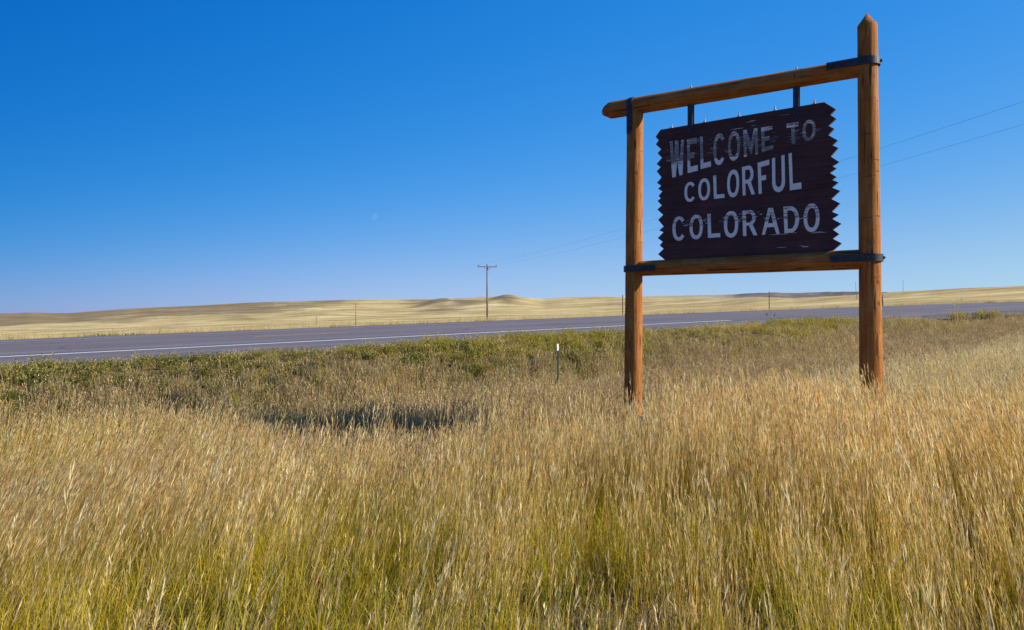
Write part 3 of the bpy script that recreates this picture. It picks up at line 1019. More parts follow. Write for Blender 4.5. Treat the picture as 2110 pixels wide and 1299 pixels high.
def utility_pole(x, y, top, label, arm_dir, arm=3.1, r=0.15, cross=True, lean=0.0):
    z0 = float(ground_z(x, y))
    t = thing("utility_pole", label, "pole", (x, y, z0), "utility poles along the power line")
    h = top - z0
    bm = bmesh.new()
    add_tube(bm, (0, 0, -0.6), (lean * h, 0, h), r, r * 0.72, n=16)
    bm_obj("pole", bm, OLDWOOD, t, True)
    ends = []
    if cross:
        ad = Vector(arm_dir).normalized()
        nrm = Vector((-ad.y, ad.x, 0))
        bm = bmesh.new()
        ac = Vector((lean * h, 0, h - 0.42)) + nrm * (-r - 0.02)
        add_box(bm, ac, ad * (arm / 2), nrm * 0.055, Vector((0, 0, 0.075)))
        bm_obj("crossarm", bm, OLDWOOD, t)
        for s in (-1, 1):
            bm = bmesh.new()
            p0 = ac + ad * s * 0.52 + Vector((0, 0, -0.075)) + nrm * -0.065
            p1 = Vector((lean * h, 0, h - 1.02)) + nrm * (-r - 0.01)
            add_tube(bm, p0, p1, 0.028, n=6)
            bm_obj("brace", bm, OLDWOOD, t)
            bm = bmesh.new()
            q = ac + ad * s * (arm / 2 - 0.12) + Vector((0, 0, 0.08))
            add_tube(bm, q, q + Vector((0, 0, 0.08)), 0.018, n=6)
            add_tube(bm, q + Vector((0, 0, 0.08)), q + Vector((0, 0, 0.15)), 0.075, 0.085, n=10)
            add_tube(bm, q + Vector((0, 0, 0.15)), q + Vector((0, 0, 0.24)), 0.055, 0.045, n=10)
            bm_obj("insulator", bm, GLASSY, t, True)
            ends.append(Vector((x, y, z0)) + q + Vector((0, 0, 0.22)))
    return ends


e0 = utility_pole(36.0, -30.0, 12.3, "near grey power pole beside the viewer, carrying the two wires up over the sign", (0.958, 0.286, 0), 3.1)
e1 = utility_pole(-4.0, 125.0, 1.6 + 107 / 1594 * 125, "tallest wooden power pole with a T crossarm, just across the road", (0.975, 0.12, 0), 3.1, 0.17)
e2 = utility_pole(-60.6, 300.0, 1.6 + 26 / 1594 * 300, "distant brown power pole left of the T crossarm pole, below the low hills", (0.80, 0.6, 0), 2.4, 0.17)
e3 = utility_pole(-131.0, 518.0, 1.6 - 1 / 1594 * 518, "smallest and farthest brown power pole at far left of the line", (0.80, 0.6, 0), 2.4, 0.22)
utility_pole(0.4454 * 520, 520.0, 1.6 + 72 / 1594 * 520, "thin leaning pole on the skyline just left of the sign's pointed post", (1, 0, 0), 1.0, 0.14, False, -0.06)
utility_pole(0.5056 * 610, 610.0, 1.6 + 75.5 / 1594 * 610, "thin grey pole alone on the skyline right of the sign's pointed post", (1, 0, 0), 1.0, 0.14, False)

WIRE = mat_simple("grey_wire", (0.16, 0.17, 0.19), (0.22, 0.23, 0.25), 4, 0.5)
for side, nm in ((0, "power wire on the left insulators, the upper of the two crossing the sky"), (1, "power wire on the right insulators, the lower of the two crossing the sky")):
    bm = bmesh.new()
    for A, B, sag in ((e0[side], e1[side], 1.7), (e1[side], e2[side], 3.2), (e2[side], e3[side], 4.0)):
        n = 30
        pts = [A.lerp(B, t) - Vector((0, 0, 4 * sag * t * (1 - t))) for t in np.linspace(0, 1, n)]
        for p, q in zip(pts[:-1], pts[1:]):
            add_tube(bm, p, q, 0.005 if A.y < 100 else 0.004, n=4, cap=False)
    tag(bm_obj("power_wire", bm, WIRE), nm, "wire", "power wires between the poles")


def fence_post(pxx, a, p, h, label, r=0.045, lean=0.0, mat=None):
    x, y = xy(a, p)
    z0 = float(ground_z(x, y))
    t = thing("fence_post", label, "post", (x, y, z0), "fence posts beyond the road")
    bm = bmesh.new()
    add_tube(bm, (0, 0, -0.3), (lean, 0, h), r, r * 0.85, n=8, cap=True)
    bm_obj("stake", bm, mat or RUSTY, t, True)
    for zz in (0.35, 0.6, 0.85):
        if zz < h - 0.1:
            bm = bmesh.new()
            add_box(bm, (lean * zz / h, -r - 0.008, h * zz), (r * 1.2, 0, 0), (0, 0.008, 0), (0, 0, 0.012))
            bm_obj("wire_clip", bm, ZINC, t)


for pxx, yt, yb, lab, r, ln in ((1283, 603, 645, "thin steel fence post across the road, just left of the sign's left log post", 0.035, 0.0),
                               (1585, 596, 631, "thin steel fence post across the road, seen under the sign between its two log posts", 0.038, 0.0),
                               (1820, 600, 625, "dark leaning fence post across the road, right of the sign's pointed post", 0.060, -0.12)):
    k = (pxx - 1055) / 1594
    Y = 36.2 / (UX - k * UY)
    a, p = ap(k * Y, Y)
    z0 = float(ground_z(k * Y, Y))
    h = EYE + (647 - yt) / 1594 * Y - z0
    fence_post(pxx, a, p, h, lab, r, ln, DARKWOOD if ln else None)

# green steel T post with a white tip in the ditch
k = (1149.5 - 1055) / 1594; Y = 15.6
tx, ty = k * Y, Y
tz = float(ground_z(tx, ty))
GREENSTEEL = mat_simple("dark_green_steel", (0.012, 0.030, 0.020), (0.03, 0.06, 0.04), 20, 0.5)
WHITEST = mat_simple("white_enamel", (0.62, 0.64, 0.68), (0.78, 0.79, 0.82), 20, 0.5)
tp = thing("marker_post", "dark green T post with a white tip in the brown grass left of the sign", "post", (tx, ty, tz))
H = EYE + (647 - 704) / 1594 * Y - tz
for nm, za, zb, mt in (("stake", -0.3, H - 0.135, GREENSTEEL), ("white_tip", H - 0.135, H, WHITEST)):
    bm = bmesh.new()
    zc = (za + zb) / 2; hz = (zb - za) / 2
    add_box(bm, (0, 0, zc), (0.019, 0.004, 0), (-0.0006, 0.0035, 0), (0.010 * hz, 0, hz))
    add_box(bm, (0.0, 0.0205, zc), (0.0035, 0, 0), (0, 0.0165, 0), (0.010 * hz, 0, hz))
    bm_obj(nm, bm, mt, tp)
bm = bmesh.new()
zz = 0.15
while zz < H - 0.16:
    add_box(bm, (0.010 * (zz - (H - .135) / 2) , -0.0065, zz), (0.009, 0, 0), (0, 0.004, 0), (0, 0, 0.008)); zz += 0.054
tag(bm_obj("stud", bm, GREENSTEEL, tp), kind="stuff")
tp.rotation_euler = (0, 0, 0.35)


def rock(x, y, sx, sy, sz, mat, label, seed=0, lift=0.3):
    bm = bmesh.new()
    bmesh.ops.create_icosphere(bm, subdivisions=3, radius=1)
    for v in bm.verts:
        c = v.co.copy()
        f = 1 + 0.22 * float(vnoise(c.x * 1.7 + seed, c.y * 1.7 + c.z * 1.3, seed)) + 0.08 * float(vnoise(c.x * 5 + seed, c.y * 5 + c.z * 4, seed))
        v.co = Vector((c.x * sx * f, c.y * sy * f, max(-0.6, min(0.75, c.z * f)) * sz))
    o = bm_obj("stone", bm, mat, None, False)
    o.location = (x, y, float(ground_z(x, y)) + sz * lift)
    tag(o, label, "stone")


STONE = mat_simple("pale_stone", (0.26, 0.31, 0.32), (0.42, 0.47, 0.48), 14, 0.9)
kx = (1331 - 1055) / 1594
rock(kx * 11.15, 11.15, 0.10, 0.08, 0.16, STONE, "pale grey stone at the foot of the sign's left log post", 3, 0.75)

# pale daytime moon
MD = 6000.0
mr = MD * 7.4 / 1594
mm = bpy.data.materials.new("daylit_moon"); mm.use_nodes = True
nt = mm.node_tree; nt.nodes.clear()
em = N(nt, "ShaderNodeEmission"); tr_ = N(nt, "ShaderNodeBsdfTransparent"); ad_ = N(nt, "ShaderNodeAddShader"); ot = N(nt, "ShaderNodeOutputMaterial")
mn = noise(nt, opos(nt), 0.10, 4, 0.6)
nt.links.new(ramp(nt, mn, [(0.3, (0.008, 0.010, 0.012)), (0.7, (0.034, 0.034, 0.033))]), em.inputs[0])
em.inputs[1].default_value = 1.0
nt.links.new(em.outputs[0], ad_.inputs[0]); nt.links.new(tr_.outputs[0], ad_.inputs[1]); nt.links.new(ad_.outputs[0], ot.inputs[0])
V = []
nn, mmn = 14, 20
ang0 = math.radians(28)
for i in range(nn + 1):
    th = math.pi * i / nn                      # from one cusp to the other
    for j in range(mmn + 1):
        ph = math.radians(-10 + 98 * j / mmn)
        px_, pz_ = math.sin(th) * math.sin(ph), math.cos(th)
        py_ = -math.sin(th) * math.cos(ph)
        V.append(((px_ * math.cos(ang0) + pz_ * math.sin(ang0)) * mr, py_ * mr, (pz_ * math.cos(ang0) - px_ * math.sin(ang0)) * -1 * mr * -1))
F = [(i * (mmn + 1) + j, i * (mmn + 1) + j + 1, (i + 1) * (mmn + 1) + j + 1, (i + 1) * (mmn + 1) + j) for i in range(nn) for j in range(mmn)]
mo = mesh_obj("moon", V, F, mm, smooth=True)
mo.location = ((771 - 1055) / 1594 * MD, MD, EYE + (647 - 441) / 1594 * MD)
tag(mo, "faint pale half moon in the blue daytime sky", "moon")


# ------------------------------------------------------------------ grass
PAL = {
    'straw': [(0.74, 0.56, 0.24), (0.80, 0.64, 0.34), (0.54, 0.37, 0.13), (0.86, 0.75, 0.50), (0.74, 0.50, 0.19), (0.56, 0.41, 0.24)],
    'gold': [(0.64, 0.45, 0.05), (0.56, 0.43, 0.04), (0.70, 0.46, 0.08), (0.50, 0.42, 0.035)],
    'lime': [(0.42, 0.37, 0.028), (0.50, 0.41, 0.03), (0.22, 0.28, 0.03), (0.58, 0.43, 0.035), (0.34, 0.33, 0.03)],
    'mauve': [(0.24, 0.155, 0.14), (0.34, 0.245, 0.22), (0.14, 0.09, 0.08), (0.44, 0.34, 0.28)],
    'green': [(0.10, 0.155, 0.035), (0.14, 0.19, 0.04), (0.07, 0.12, 0.035), (0.21, 0.23, 0.05)],
    'olive': [(0.42, 0.35, 0.09), (0.50, 0.40, 0.13), (0.28, 0.26, 0.06), (0.60, 0.46, 0.20), (0.22, 0.24, 0.06)],
    'brown': [(0.44, 0.33, 0.17), (0.54, 0.42, 0.22), (0.36, 0.27, 0.14), (0.60, 0.48, 0.28), (0.40, 0.29, 0.17)],
    'dull': [(0.25, 0.185, 0.13), (0.30, 0.22, 0.16), (0.19, 0.14, 0.10)],
    'pale': [(0.62, 0.54, 0.33), (0.58, 0.49, 0.29), (0.68, 0.60, 0.40), (0.52, 0.42, 0.23)],
}


class Clump:
    def __init__(self, seed):
        self.r = random.Random(seed); self.V = []; self.F = []; self.C = []

    def blade(self, bx, by, h, lx, ly, w, c0, c1, droop=0.25, segs=4):
        r = self.r
        ph = r.uniform(0, math.pi)
        wx, wy = math.cos(ph) * w / 2, math.sin(ph) * w / 2
        i0 = len(self.V)
        pts = []
        for k in range(segs + 1):
            t = k / segs
            b = t ** 1.8
            x = bx + lx * h * (t * 0.45 + b * 0.55); y = by + ly * h * (t * 0.45 + b * 0.55)
            z = h * (t - droop * 0.35 * t ** 3 * (lx * lx + ly * ly) * 4)
            pts.append((x, y, z))
            ww = 1.0 - 0.75 * t
            col = tuple(c0[q] * (1 - t) ** 0.75 + c1[q] * (1 - (1 - t) ** 0.75) for q in range(3))
            if k == segs:
                self.V.append((x, y, z)); self.C.append(col)
            else:
                self.V += [(x - wx * ww, y - wy * ww, z), (x + wx * ww, y + wy * ww, z)]
                self.C += [col, col]
        for k in range(segs - 1):
            q = i0 + 2 * k
            self.F.append((q, q + 1, q + 3, q + 2))
        q = i0 + 2 * (segs - 1)
        self.F.append((q, q + 1, q + 2))
        return pts[-1], (pts[-1][0] - pts[-2][0], pts[-1][1] - pts[-2][1], pts[-1][2] - pts[-2][2])

    def leafq(self, c, d, n, L, W, col):
        """small pointed leaf / spikelet"""
        i0 = len(self.V)
        c = Vector(c); d = Vector(d).normalized() * L; s = Vector(d).cross(Vector(n))
        if s.length < 1e-6: s = Vector((1, 0, 0))
        s = s.normalized() * W / 2
        self.V += [tuple(c), tuple(c + d * 0.45 + s), tuple(c + d), tuple(c + d * 0.45 - s)]
        self.C += [col] * 4
        self.F.append((i0, i0 + 1, i0 + 2, i0 + 3))

    def head(self, tip, d, L, W, col, n=5):
        r = self.r
        d = Vector(d).normalized()
        base = Vector(tip) - d * L * 0.75
        for k in range(n):
            t = k / n
            o = Vector((r.gauss(0, 1), r.gauss(0, 1), r.gauss(0, 0.3))) * W * 0.35 * (1 - t * 0.6)
            dd = (d + Vector((r.gauss(0, .10), r.gauss(0, .10), -0.05 * r.random()))).normalized()
            j = r.uniform(0.85, 1.15)
            self.leafq(base + d * L * t * 0.8 + o * 0.4, dd, (r.gauss(0, 1), r.gauss(0, 1), 0.2), L * 0.42, W, tuple(q * j for q in col))

    def build(self, name, mat):
        me = bpy.data.meshes.new(name)
        me.from_pydata(self.V, [], self.F)
        at = me.color_attributes.new("col", 'FLOAT_COLOR', 'POINT')
        arr = np.ones((len(self.V), 4), np.float32); arr[:, :3] = np.array(self.C, np.float32)
        at.data.foreach_set("color", arr.ravel())
        me.materials.append(mat)
        return bpy.data.objects.new(name, me)


def jit(r, c, a=0.24):
    f = 1 + r.uniform(-a, a)
    return tuple(q * f * (1 + r.uniform(-0.04, 0.04)) for q in c)


def clump_tall(seed, n, R, wf, h0, h1, tipp='straw', basep='gold', headp='straw', leafn=8, leafp='gold', lean=0.10, headL=0.12, headW=0.0046):
    c = Clump(seed); r = c.r
    for _ in range(n):
        a = r.uniform(0, 6.283); q = R * math.sqrt(r.random())
        h = r.uniform(h0, h1)
        c0 = jit(r, r.choice(PAL[basep])); c1 = jit(r, r.choice(PAL[tipp]))
        tip, d = c.blade(q * math.cos(a), q * math.sin(a), h, r.gauss(0, lean), r.gauss(0, lean), 0.0040 * wf, c0, c1, 0.3)
        if r.random() < 0.85:
            c.head(tip, d, headL * r.uniform(.7, 1.3), headW * wf ** 0.7, jit(r, r.choice(PAL[headp]), 0.15), 6 if wf < 1.5 else 3)
    for _ in range(leafn):
        a = r.uniform(0, 6.283); q = R * math.sqrt(r.random())
        c.blade(q * math.cos(a), q * math.sin(a), r.uniform(0.25, 0.62) * h1, r.gauss(0, .28), r.gauss(0, .28), 0.0045 * wf,
                jit(r, r.choice(PAL[leafp])), jit(r, r.choice(PAL[r.choice((leafp, 'straw'))])), 0.8)
    return c


def clump_low(seed, n, R, wf, h0, h1, pal, pal2, lean=0.35):
    c = Clump(seed); r = c.r
    for _ in range(n):
        a = r.uniform(0, 6.283); q = R * math.sqrt(r.random())
        c.blade(q * math.cos(a), q * math.sin(a), r.uniform(h0, h1), r.gauss(0, lean), r.gauss(0, lean), 0.005 * wf,
                jit(r, r.choice(PAL[pal])), jit(r, r.choice(PAL[r.choice((pal, pal2))])), 0.9, 3)
    return c


def clump_weed(seed, n, R, h0, h1, pal, leafL, leafW, per, stemp='brown', tipp=None):
    c = Clump(seed); r = c.r
    for _ in range(n):
        a = r.uniform(0, 6.283); q = R * math.sqrt(r.random())
        bx, by = q * math.cos(a), q * math.sin(a)
        h = r.uniform(h0, h1); lx, ly = bx / R * 0.35 + r.gauss(0, .12), by / R * 0.35 + r.gauss(0, .12)
        c.blade(bx, by, h, lx, ly, 0.005, jit(r, r.choice(PAL[stemp])), jit(r, r.choice(PAL[pal])), 0.2, 3)
        for k in range(per):
            t = r.uniform(0.2, 1.0)
            b = t ** 1.8
            p = (bx + lx * h * (t * .45 + b * .55), by + ly * h * (t * .45 + b * .55), h * t)
            an = r.uniform(0, 6.283)
            pl = PAL[tipp] if (tipp and t > 0.8) else PAL[pal]
            c.leafq(p, (math.cos(an), math.sin(an), r.uniform(0.1, 1.2)), (0, 0, 1), leafL * r.uniform(.6, 1.3), leafW * r.uniform(.7, 1.3), jit(r, r.choice(pl), 0.25))
    return c


def proto_coll(name, clumps, mat):
    col = bpy.data.collections.new(name)          # not linked to the scene: sources for the scatter only
    for i, c in enumerate(clumps):
        col.objects.link(c.build("%s_tuft" % name, mat))
    return col


def scatter_object(name, pts, rot, scl, idx, coll, label=None):
    me = bpy.data.meshes.new(name)
    me.from_pydata([tuple(p) for p in pts], [], [])
    n = len(pts)
    for nm, typ, arr in (("rot", 'FLOAT_VECTOR', rot), ("scl", 'FLOAT_VECTOR', scl)):
        at = me.attributes.new(nm, typ, 'POINT'); at.data.foreach_set("vector", np.asarray(arr, np.float32).ravel())
    at = me.attributes.new("pick", 'INT', 'POINT'); at.data.foreach_set("value", np.asarray(idx, np.int32))
    o = bpy.data.objects.new(name, me)
    link(o)
    ng = bpy.data.node_groups.new(name + "_scatter", 'GeometryNodeTree')
    ng.interface.new_socket("Geometry", in_out='INPUT', socket_type='NodeSocketGeometry')
    ng.interface.new_socket("Geometry", in_out='OUTPUT', socket_type='NodeSocketGeometry')
    gi = ng.nodes.new("NodeGroupInput"); go = ng.nodes.new("NodeGroupOutput")
    iop = ng.nodes.new("GeometryNodeInstanceOnPoints")
    ci = ng.nodes.new("GeometryNodeCollectionInfo")
    ci.inputs["Collection"].default_value = coll
    ci.inputs["Separate Children"].default_value = True
    ci.inputs["Reset Children"].default_value = True

    def na(nm, t):
        q = ng.nodes.new("GeometryNodeInputNamedAttribute"); q.data_type = t; q.inputs["Name"].default_value = nm
        return q.outputs["Attribute"]
    e2r = ng.nodes.new("FunctionNodeEulerToRotation")
    L = ng.links.new
    L(gi.outputs[0], iop.inputs["Points"]); L(ci.outputs[0], iop.inputs["Instance"])
    iop.inputs["Pick Instance"].default_value = True
    L(na("pick", 'INT'), iop.inputs["Instance Index"])
    L(na("rot", 'FLOAT_VECTOR'), e2r.inputs[0]); L(e2r.outputs[0], iop.inputs["Rotation"])
    L(na("scl", 'FLOAT_VECTOR'), iop.inputs["Scale"])
    L(iop.outputs[0], go.inputs[0])
    md = o.modifiers.new("scatter", 'NODES'); md.node_group = ng
    tag(o, kind="stuff")
    if label: o["label"] = label
    return o


def sample(n_per_m2, r0, r1, dens, azm=50, azm2=None):
    """random points in the sector r0..r1, kept with probability dens(x,y)"""
    az2 = azm if azm2 is None else azm2
    area = 0.5 * (r1 * r1 - r0 * r0) * math.radians(azm + az2)
    n = int(area * n_per_m2)
    r = np.sqrt(RNG.uniform(r0 * r0, r1 * r1, n)); a = np.radians(RNG.uniform(-azm, az2, n))
    x, y = r * np.sin(a), r * np.cos(a)
    k = RNG.random(n) < dens(x, y)
    return x[k], y[k]


def lay(name, xs, ys, coll, nproto, smin, smax, lean=1.0, leansd=0.05, hmod=None, sink=0.0, label=None, low_posts=True):
    n = len(xs)
    z = ground_z(xs, ys) - sink
    lx = lean * np.clip(0.10 - 0.105 * xs, -0.42, 0.46) * (1 - 0.65 * sstep(7, 14, np.hypot(xs, ys)))
    lx = lx + 0.10 * fbm(xs * 0.6, ys * 0.6, 17) + RNG.normal(0, leansd, n)
    spin = RNG.uniform(0, 2 * math.pi, n)
    s, c = np.sin(lx), np.cos(lx); cs, ss = np.cos(spin), np.sin(spin)
    rot = np.stack([np.arctan2(s * ss, c), np.arcsin(np.clip(s * cs, -1, 1)), np.arctan2(ss, c * cs)], 1)
    sc = RNG.uniform(smin, smax, n)
    hz = sc * (1 + 0.16 * fbm(xs * 0.8, ys * 0.8, 23))
    if low_posts:                      # the stand is thinner and shorter round the posts
        for bx, by in (SL, Rb):
            hz = hz * (1 - 0.38 * np.exp(-(((xs - bx) / 1.3) ** 2 + ((ys - by + 0.9) / 1.5) ** 2)))
    if hmod is not None: hz = hz * hmod(xs, ys)
    scl = np.stack([sc, sc, hz], 1)
    return scatter_object(name, np.stack([xs, ys, z], 1), rot, scl, RNG.integers(0, nproto, n), coll, label)


def post_clear(x, y):
    k = np.ones_like(x)
    for bx, by in (SL, Rb):
        k = k * (np.hypot(x - bx, y - by) > 0.17)
    return k


def gold_edge(x, y):
    """signed distance past the edge of the tall straw stand"""
    a, p = ap(x, y)
    dl = y - np.interp(x, [-10, -7.4, -4.9, -3.6, -3.0, -2.3, -1.0, 1.0, 2.0], [10.6, 11.2, 11.4, 10.4, 8.8, 7.4, 7.1, 7.4, 7.9])
    dr = p - np.interp(a, [-10, 4, 7, 9, 12, 16, 30], [6.0, 5.4, 5.5, 6.2, 7.2, 8.2, 9.0])
    w = sstep(0.8, 2.6, x)
    return dl * (1 - w) + dr * w


def zone_gold(x, y):
    a, p = ap(x, y)
    return (1 - sstep(-0.7, 0.7, gold_edge(x, y) + 0.9 * fbm(x * 0.5, y * 0.5, 41))) * post_clear(x, y)


def zone_mid(x, y):
    a, p = ap(x, y)
    g = sstep(-1.2, 0.4, gold_edge(x, y) + 0.9 * fbm(x * 0.5, y * 0.5, 41))
    return g * (1 - sstep(-0.8, 0.8, p - 13.6 + 0.8 * fbm(a * 0.3, p * 0.3, 43))) * post_clear(x, y)


def zone_bank(x, y):
    a, p = ap(x, y)
    edge = 15.9 - 1.5 * sstep(27, 33, a) * (1 - sstep(68, 74, a))
    return sstep(-0.8, 0.8, p - 12.9 + 1.5 * (1 - sstep(5, 12, a)) + 0.8 * fbm(a * 0.3, p * 0.3, 43)) * (1 - sstep(-0.25, 0.12, p - edge + 0.25 * fbm(a * 0.8, p, 47)))


def greenness(x, y):
    a, p = ap(x, y)
    return (1 - sstep(11, 20, a)) * sstep(-0.25, 0.35, fbm(x * 0.45, y * 0.45, 51, 3) + 0.22 + 0.25 * (1 - sstep(0, 9, a)))


def front_green(x, y):
    """fresh growth under the straw, mostly at the near left"""
    r = np.hypot(x, y)
    return (1 - sstep(4.5, 9.0, r + 0.7 * fbm(x * 0.7, y * 0.7, 61))) * (0.35 + 0.65 * (1 - sstep(-1.0, 2.5, x)))


G_STRAW = mat_grass("dry_straw_grass")
G_LOW = mat_grass("fresh_low_grass", var=0.5)
G_BROWN = mat_grass("dull_brown_grass", var=0.5)
G_WEED = mat_grass("green_weed", var=0.4)

tall_n = proto_coll("straw", [clump_tall(100 + i, 17, 0.10, 0.95, 0.46, 0.84, lean=0.07) for i in range(9)], G_STRAW)
tall_f = proto_coll("straw_far", [clump_tall(120 + i, 11, 0.15, 1.8, 0.42, 0.76, leafn=5, lean=0.07) for i in range(7)], G_STRAW)
pale_f = proto_coll("pale_straw", [clump_tall(140 + i, 11, 0.14, 1.9, 0.42, 0.70, 'pale', 'straw', 'pale', 5, 'straw', 0.08) for i in range(6)], G_STRAW)
low_n = proto_coll("low", [clump_low(160 + i, 24, 0.09, 1.0, 0.12, 0.40, 'lime', 'gold') for i in range(6)], G_LOW)
thatch = proto_coll("thatch", [clump_low(180 + i, 20, 0.11, 1.0, 0.06, 0.24, 'brown', 'mauve', 0.6) for i in range(5)], G_BROWN)
mid_c = proto_coll("brown", [clump_tall(200 + i, 13, 0.15, 2.1, 0.24, 0.46, 'brown', 'dull', 'brown', 9, 'brown', 0.14, 0.08, 0.007) for i in range(7)], G_BROWN)
midg_c = proto_coll("drab", [clump_tall(220 + i, 10, 0.15, 2.1, 0.28, 0.50, 'straw', 'brown', 'straw', 8, 'gold', 0.14, 0.09, 0.007) for i in range(5)], G_BROWN)
bank_g = proto_coll("weed", [clump_weed(240 + i, 11, 0.13, 0.10, 0.24, 'green', 0.035, 0.014, 13, 'olive', 'olive') for i in range(6)], G_WEED)
bank_o = proto_coll("olive", [clump_low(260 + i, 24, 0.15, 2.0, 0.10, 0.26, 'olive', 'brown', 0.3) for i in range(5)], G_LOW)
bank_v = proto_coll("verge", [clump_tall(280 + i, 12, 0.16, 1.8, 0.10, 0.24, 'olive', 'olive', 'straw', 6, 'olive', 0.2, 0.05, 0.008) for i in range(5)], G_LOW)
bank_y = proto_coll("yellow", [clump_weed(300 + i, 14, 0.15, 0.10, 0.22, 'lime', 0.030, 0.013, 16, 'olive', 'olive') for i in range(4)], G_WEED)
forb = proto_coll("forb", [clump_weed(320 + i, 5, 0.05, 0.10, 0.26, 'green', 0.030, 0.008, 14, 'olive') for i in range(4)], G_WEED)

lime_n = proto_coll("lime_straw", [clump_tall(400 + i, 13, 0.10, 0.95, 0.40, 0.80, 'straw', 'lime', 'straw', 12, 'lime', 0.08) for i in range(7)], G_STRAW)
rust_n = proto_coll("rusty_straw", [clump_tall(420 + i, 13, 0.10, 0.95, 0.36, 0.76, 'straw', 'gold', 'straw', 10, 'gold', 0.10) for i in range(6)], G_STRAW)


def patch(x, y):
    return 0.62 + 0.38 * sstep(-0.35, 0.35, fbm(x * 1.2, y * 1.2, 71))


def lefty(x, y):
    return (1 - sstep(-1.2, 2.2, x + 0.8 * fbm(x, y, 73))) * (1 - sstep(5.0, 8.5, np.hypot(x, y)))


def thin_near(x, y):
    return 0.20 + 0.80 * sstep(3.2, 8.0, np.hypot(x, y))


x, y = sample(42, 1.3, 8.5, lambda x, y: zone_gold(x, y) * patch(x, y) * thin_near(x, y) * (0.25 + 0.75 * lefty(x, y)), 52)
lay("lime_based_grass", x, y, lime_n, 7, 0.75, 1.15, label="seeding grass still yellow green at its base, near left",
    hmod=lambda x, y: 0.72 + 0.33 * sstep(2.5, 6.0, np.hypot(x, y)))
x, y = sample(34, 1.3, 8.5, lambda x, y: zone_gold(x, y) * patch(x, y) * (0.3 + 0.7 * thin_near(x, y)) * sstep(-0.5, 2.0, x), 52)
lay("rusty_based_grass", x, y, rust_n, 6, 0.75, 1.12, label="seeding grass with brown dead leaves at its base, near right",
    hmod=lambda x, y: 0.72 + 0.33 * sstep(2.5, 6.0, np.hypot(x, y)))
x, y = sample(70, 1.3, 8.5, lambda x, y: zone_gold(x, y) * patch(x, y) * thin_near(x, y) * (1 - 0.6 * lefty(x, y)), 52)
lay("tall_straw_grass", x, y, tall_n, 9, 0.75, 1.12, label="tall straw coloured grass gone to seed filling the foreground",
    hmod=lambda x, y: 0.72 + 0.33 * sstep(2.5, 6.0, np.hypot(x, y)))
x, y = sample(30, 8.3, 26, lambda x, y: zone_gold(x, y) * (1 - 0.75 * sstep(0.0, 3.2, x - 1.0) * 1), 52)
lay("tall_straw_grass", x, y, tall_f, 7, 0.78, 1.08, label="tall golden grass in the middle distance left of the sign")
x, y = sample(30, 5.5, 30, lambda x, y: zone_gold(x, y) * sstep(0.5, 4.0, x) * sstep(6.0, 8.5, np.hypot(x, y)), 52)
lay("tall_straw_grass", x, y, pale_f, 6, 0.78, 1.08, label="pale bleached grass around and right of the pointed post")
x, y = sample(85, 1.2, 9, lambda x, y: zone_gold(x, y) * np.clip(front_green(x, y) + 0.32, 0, 1) * sstep(-0.75, 0.1, fbm(x * 1.3, y * 1.3, 81)), 52)
lay("low_green_grass", x, y, low_n, 6, 0.8, 1.35, 0.6, 0.15, label="yellow green new grass under the straw")
x, y = sample(80, 1.2, 9, lambda x, y: 0.8 * (1 - 0.5 * front_green(x, y)), 52)
lay("dry_thatch", x, y, thatch, 5, 0.7, 1.3, 0.3, 0.3, label="matted brown dead grass at ground level")
stalk = proto_coll("stalk", [clump_tall(440 + i, 2, 0.06, 1.0, 0.62, 0.98, 'pale', 'straw', 'pale', 0, 'pale', 0.14, 0.13, 0.0045) for i in range(6)], G_STRAW)
x, y = sample(5, 2.4, 14, lambda x, y: zone_gold(x, y), 52)
lay("tall_pale_stalks", x, y, stalk, 6, 0.8, 1.08, 1.2, 0.12, label="scattered taller pale stalks standing above the straw")
x, y = sample(9, 1.3, 7, lambda x, y: sstep(0.0, 0.5, fbm(x * 0.9, y * 0.9, 87)) , 52)
lay("low_forbs", x, y, forb, 4, 0.8, 1.3, 0.3, 0.15, label="small green broad leaved herbs low in the grass")
x, y = sample(36, 6, 48, lambda x, y: zone_mid(x, y) * 0.9, 52)
lay("brown_ditch_grass", x, y, mid_c, 7, 0.75, 1.2, 0.5, 0.12, label="shorter dull brown grass filling the ditch behind the sign")
x, y = sample(14, 6, 48, lambda x, y: zone_mid(x, y) * sstep(-0.3, 0.5, fbm(x * 0.3, y * 0.3, 91)), 52)
lay("drab_ditch_grass", x, y, midg_c, 5, 0.75, 1.15, 0.6, 0.10, label="drab gold stems mixed through the ditch grass")
def bankh(x, y):
    return 1.0 - 0.45 * sstep(13.2, 15.6, ap(x, y)[1])


x, y = sample(36, 8, 44, lambda x, y: zone_bank(x, y) * greenness(x, y), 54)
lay("green_bank_weeds", x, y, bank_g, 6, 0.7, 1.25, 0.4, 0.15, bankh, label="dark green weeds on the road bank at left")
x, y = sample(12, 8, 75, lambda x, y: zone_bank(x, y) * (1 - 0.7 * greenness(x, y)) * sstep(-0.5, 0.3, fbm(x * 0.5, y * 0.5, 101)), 54)
lay("tan_bank_grass", x, y, midg_c, 5, 0.5, 0.85, 0.5, 0.12, bankh, label="tan seeding grass scattered over the road bank")
x, y = sample(24, 8, 75, lambda x, y: zone_bank(x, y) * (1 - 0.55 * greenness(x, y)), 54)
lay("olive_bank_grass", x, y, bank_o, 5, 0.7, 1.2, 0.4, 0.15, bankh, label="olive grass covering the road bank")
x, y = sample(22, 9, 75, lambda x, y: zone_bank(x, y) * sstep(14.2, 15.4, ap(x, y)[1] + 0.3 * fbm(x, y, 95)), 54)
lay("verge_grass", x, y, bank_v, 5, 0.7, 1.2, 0.8, 0.15, bankh, label="fine seeding grass along the near edge of the asphalt")


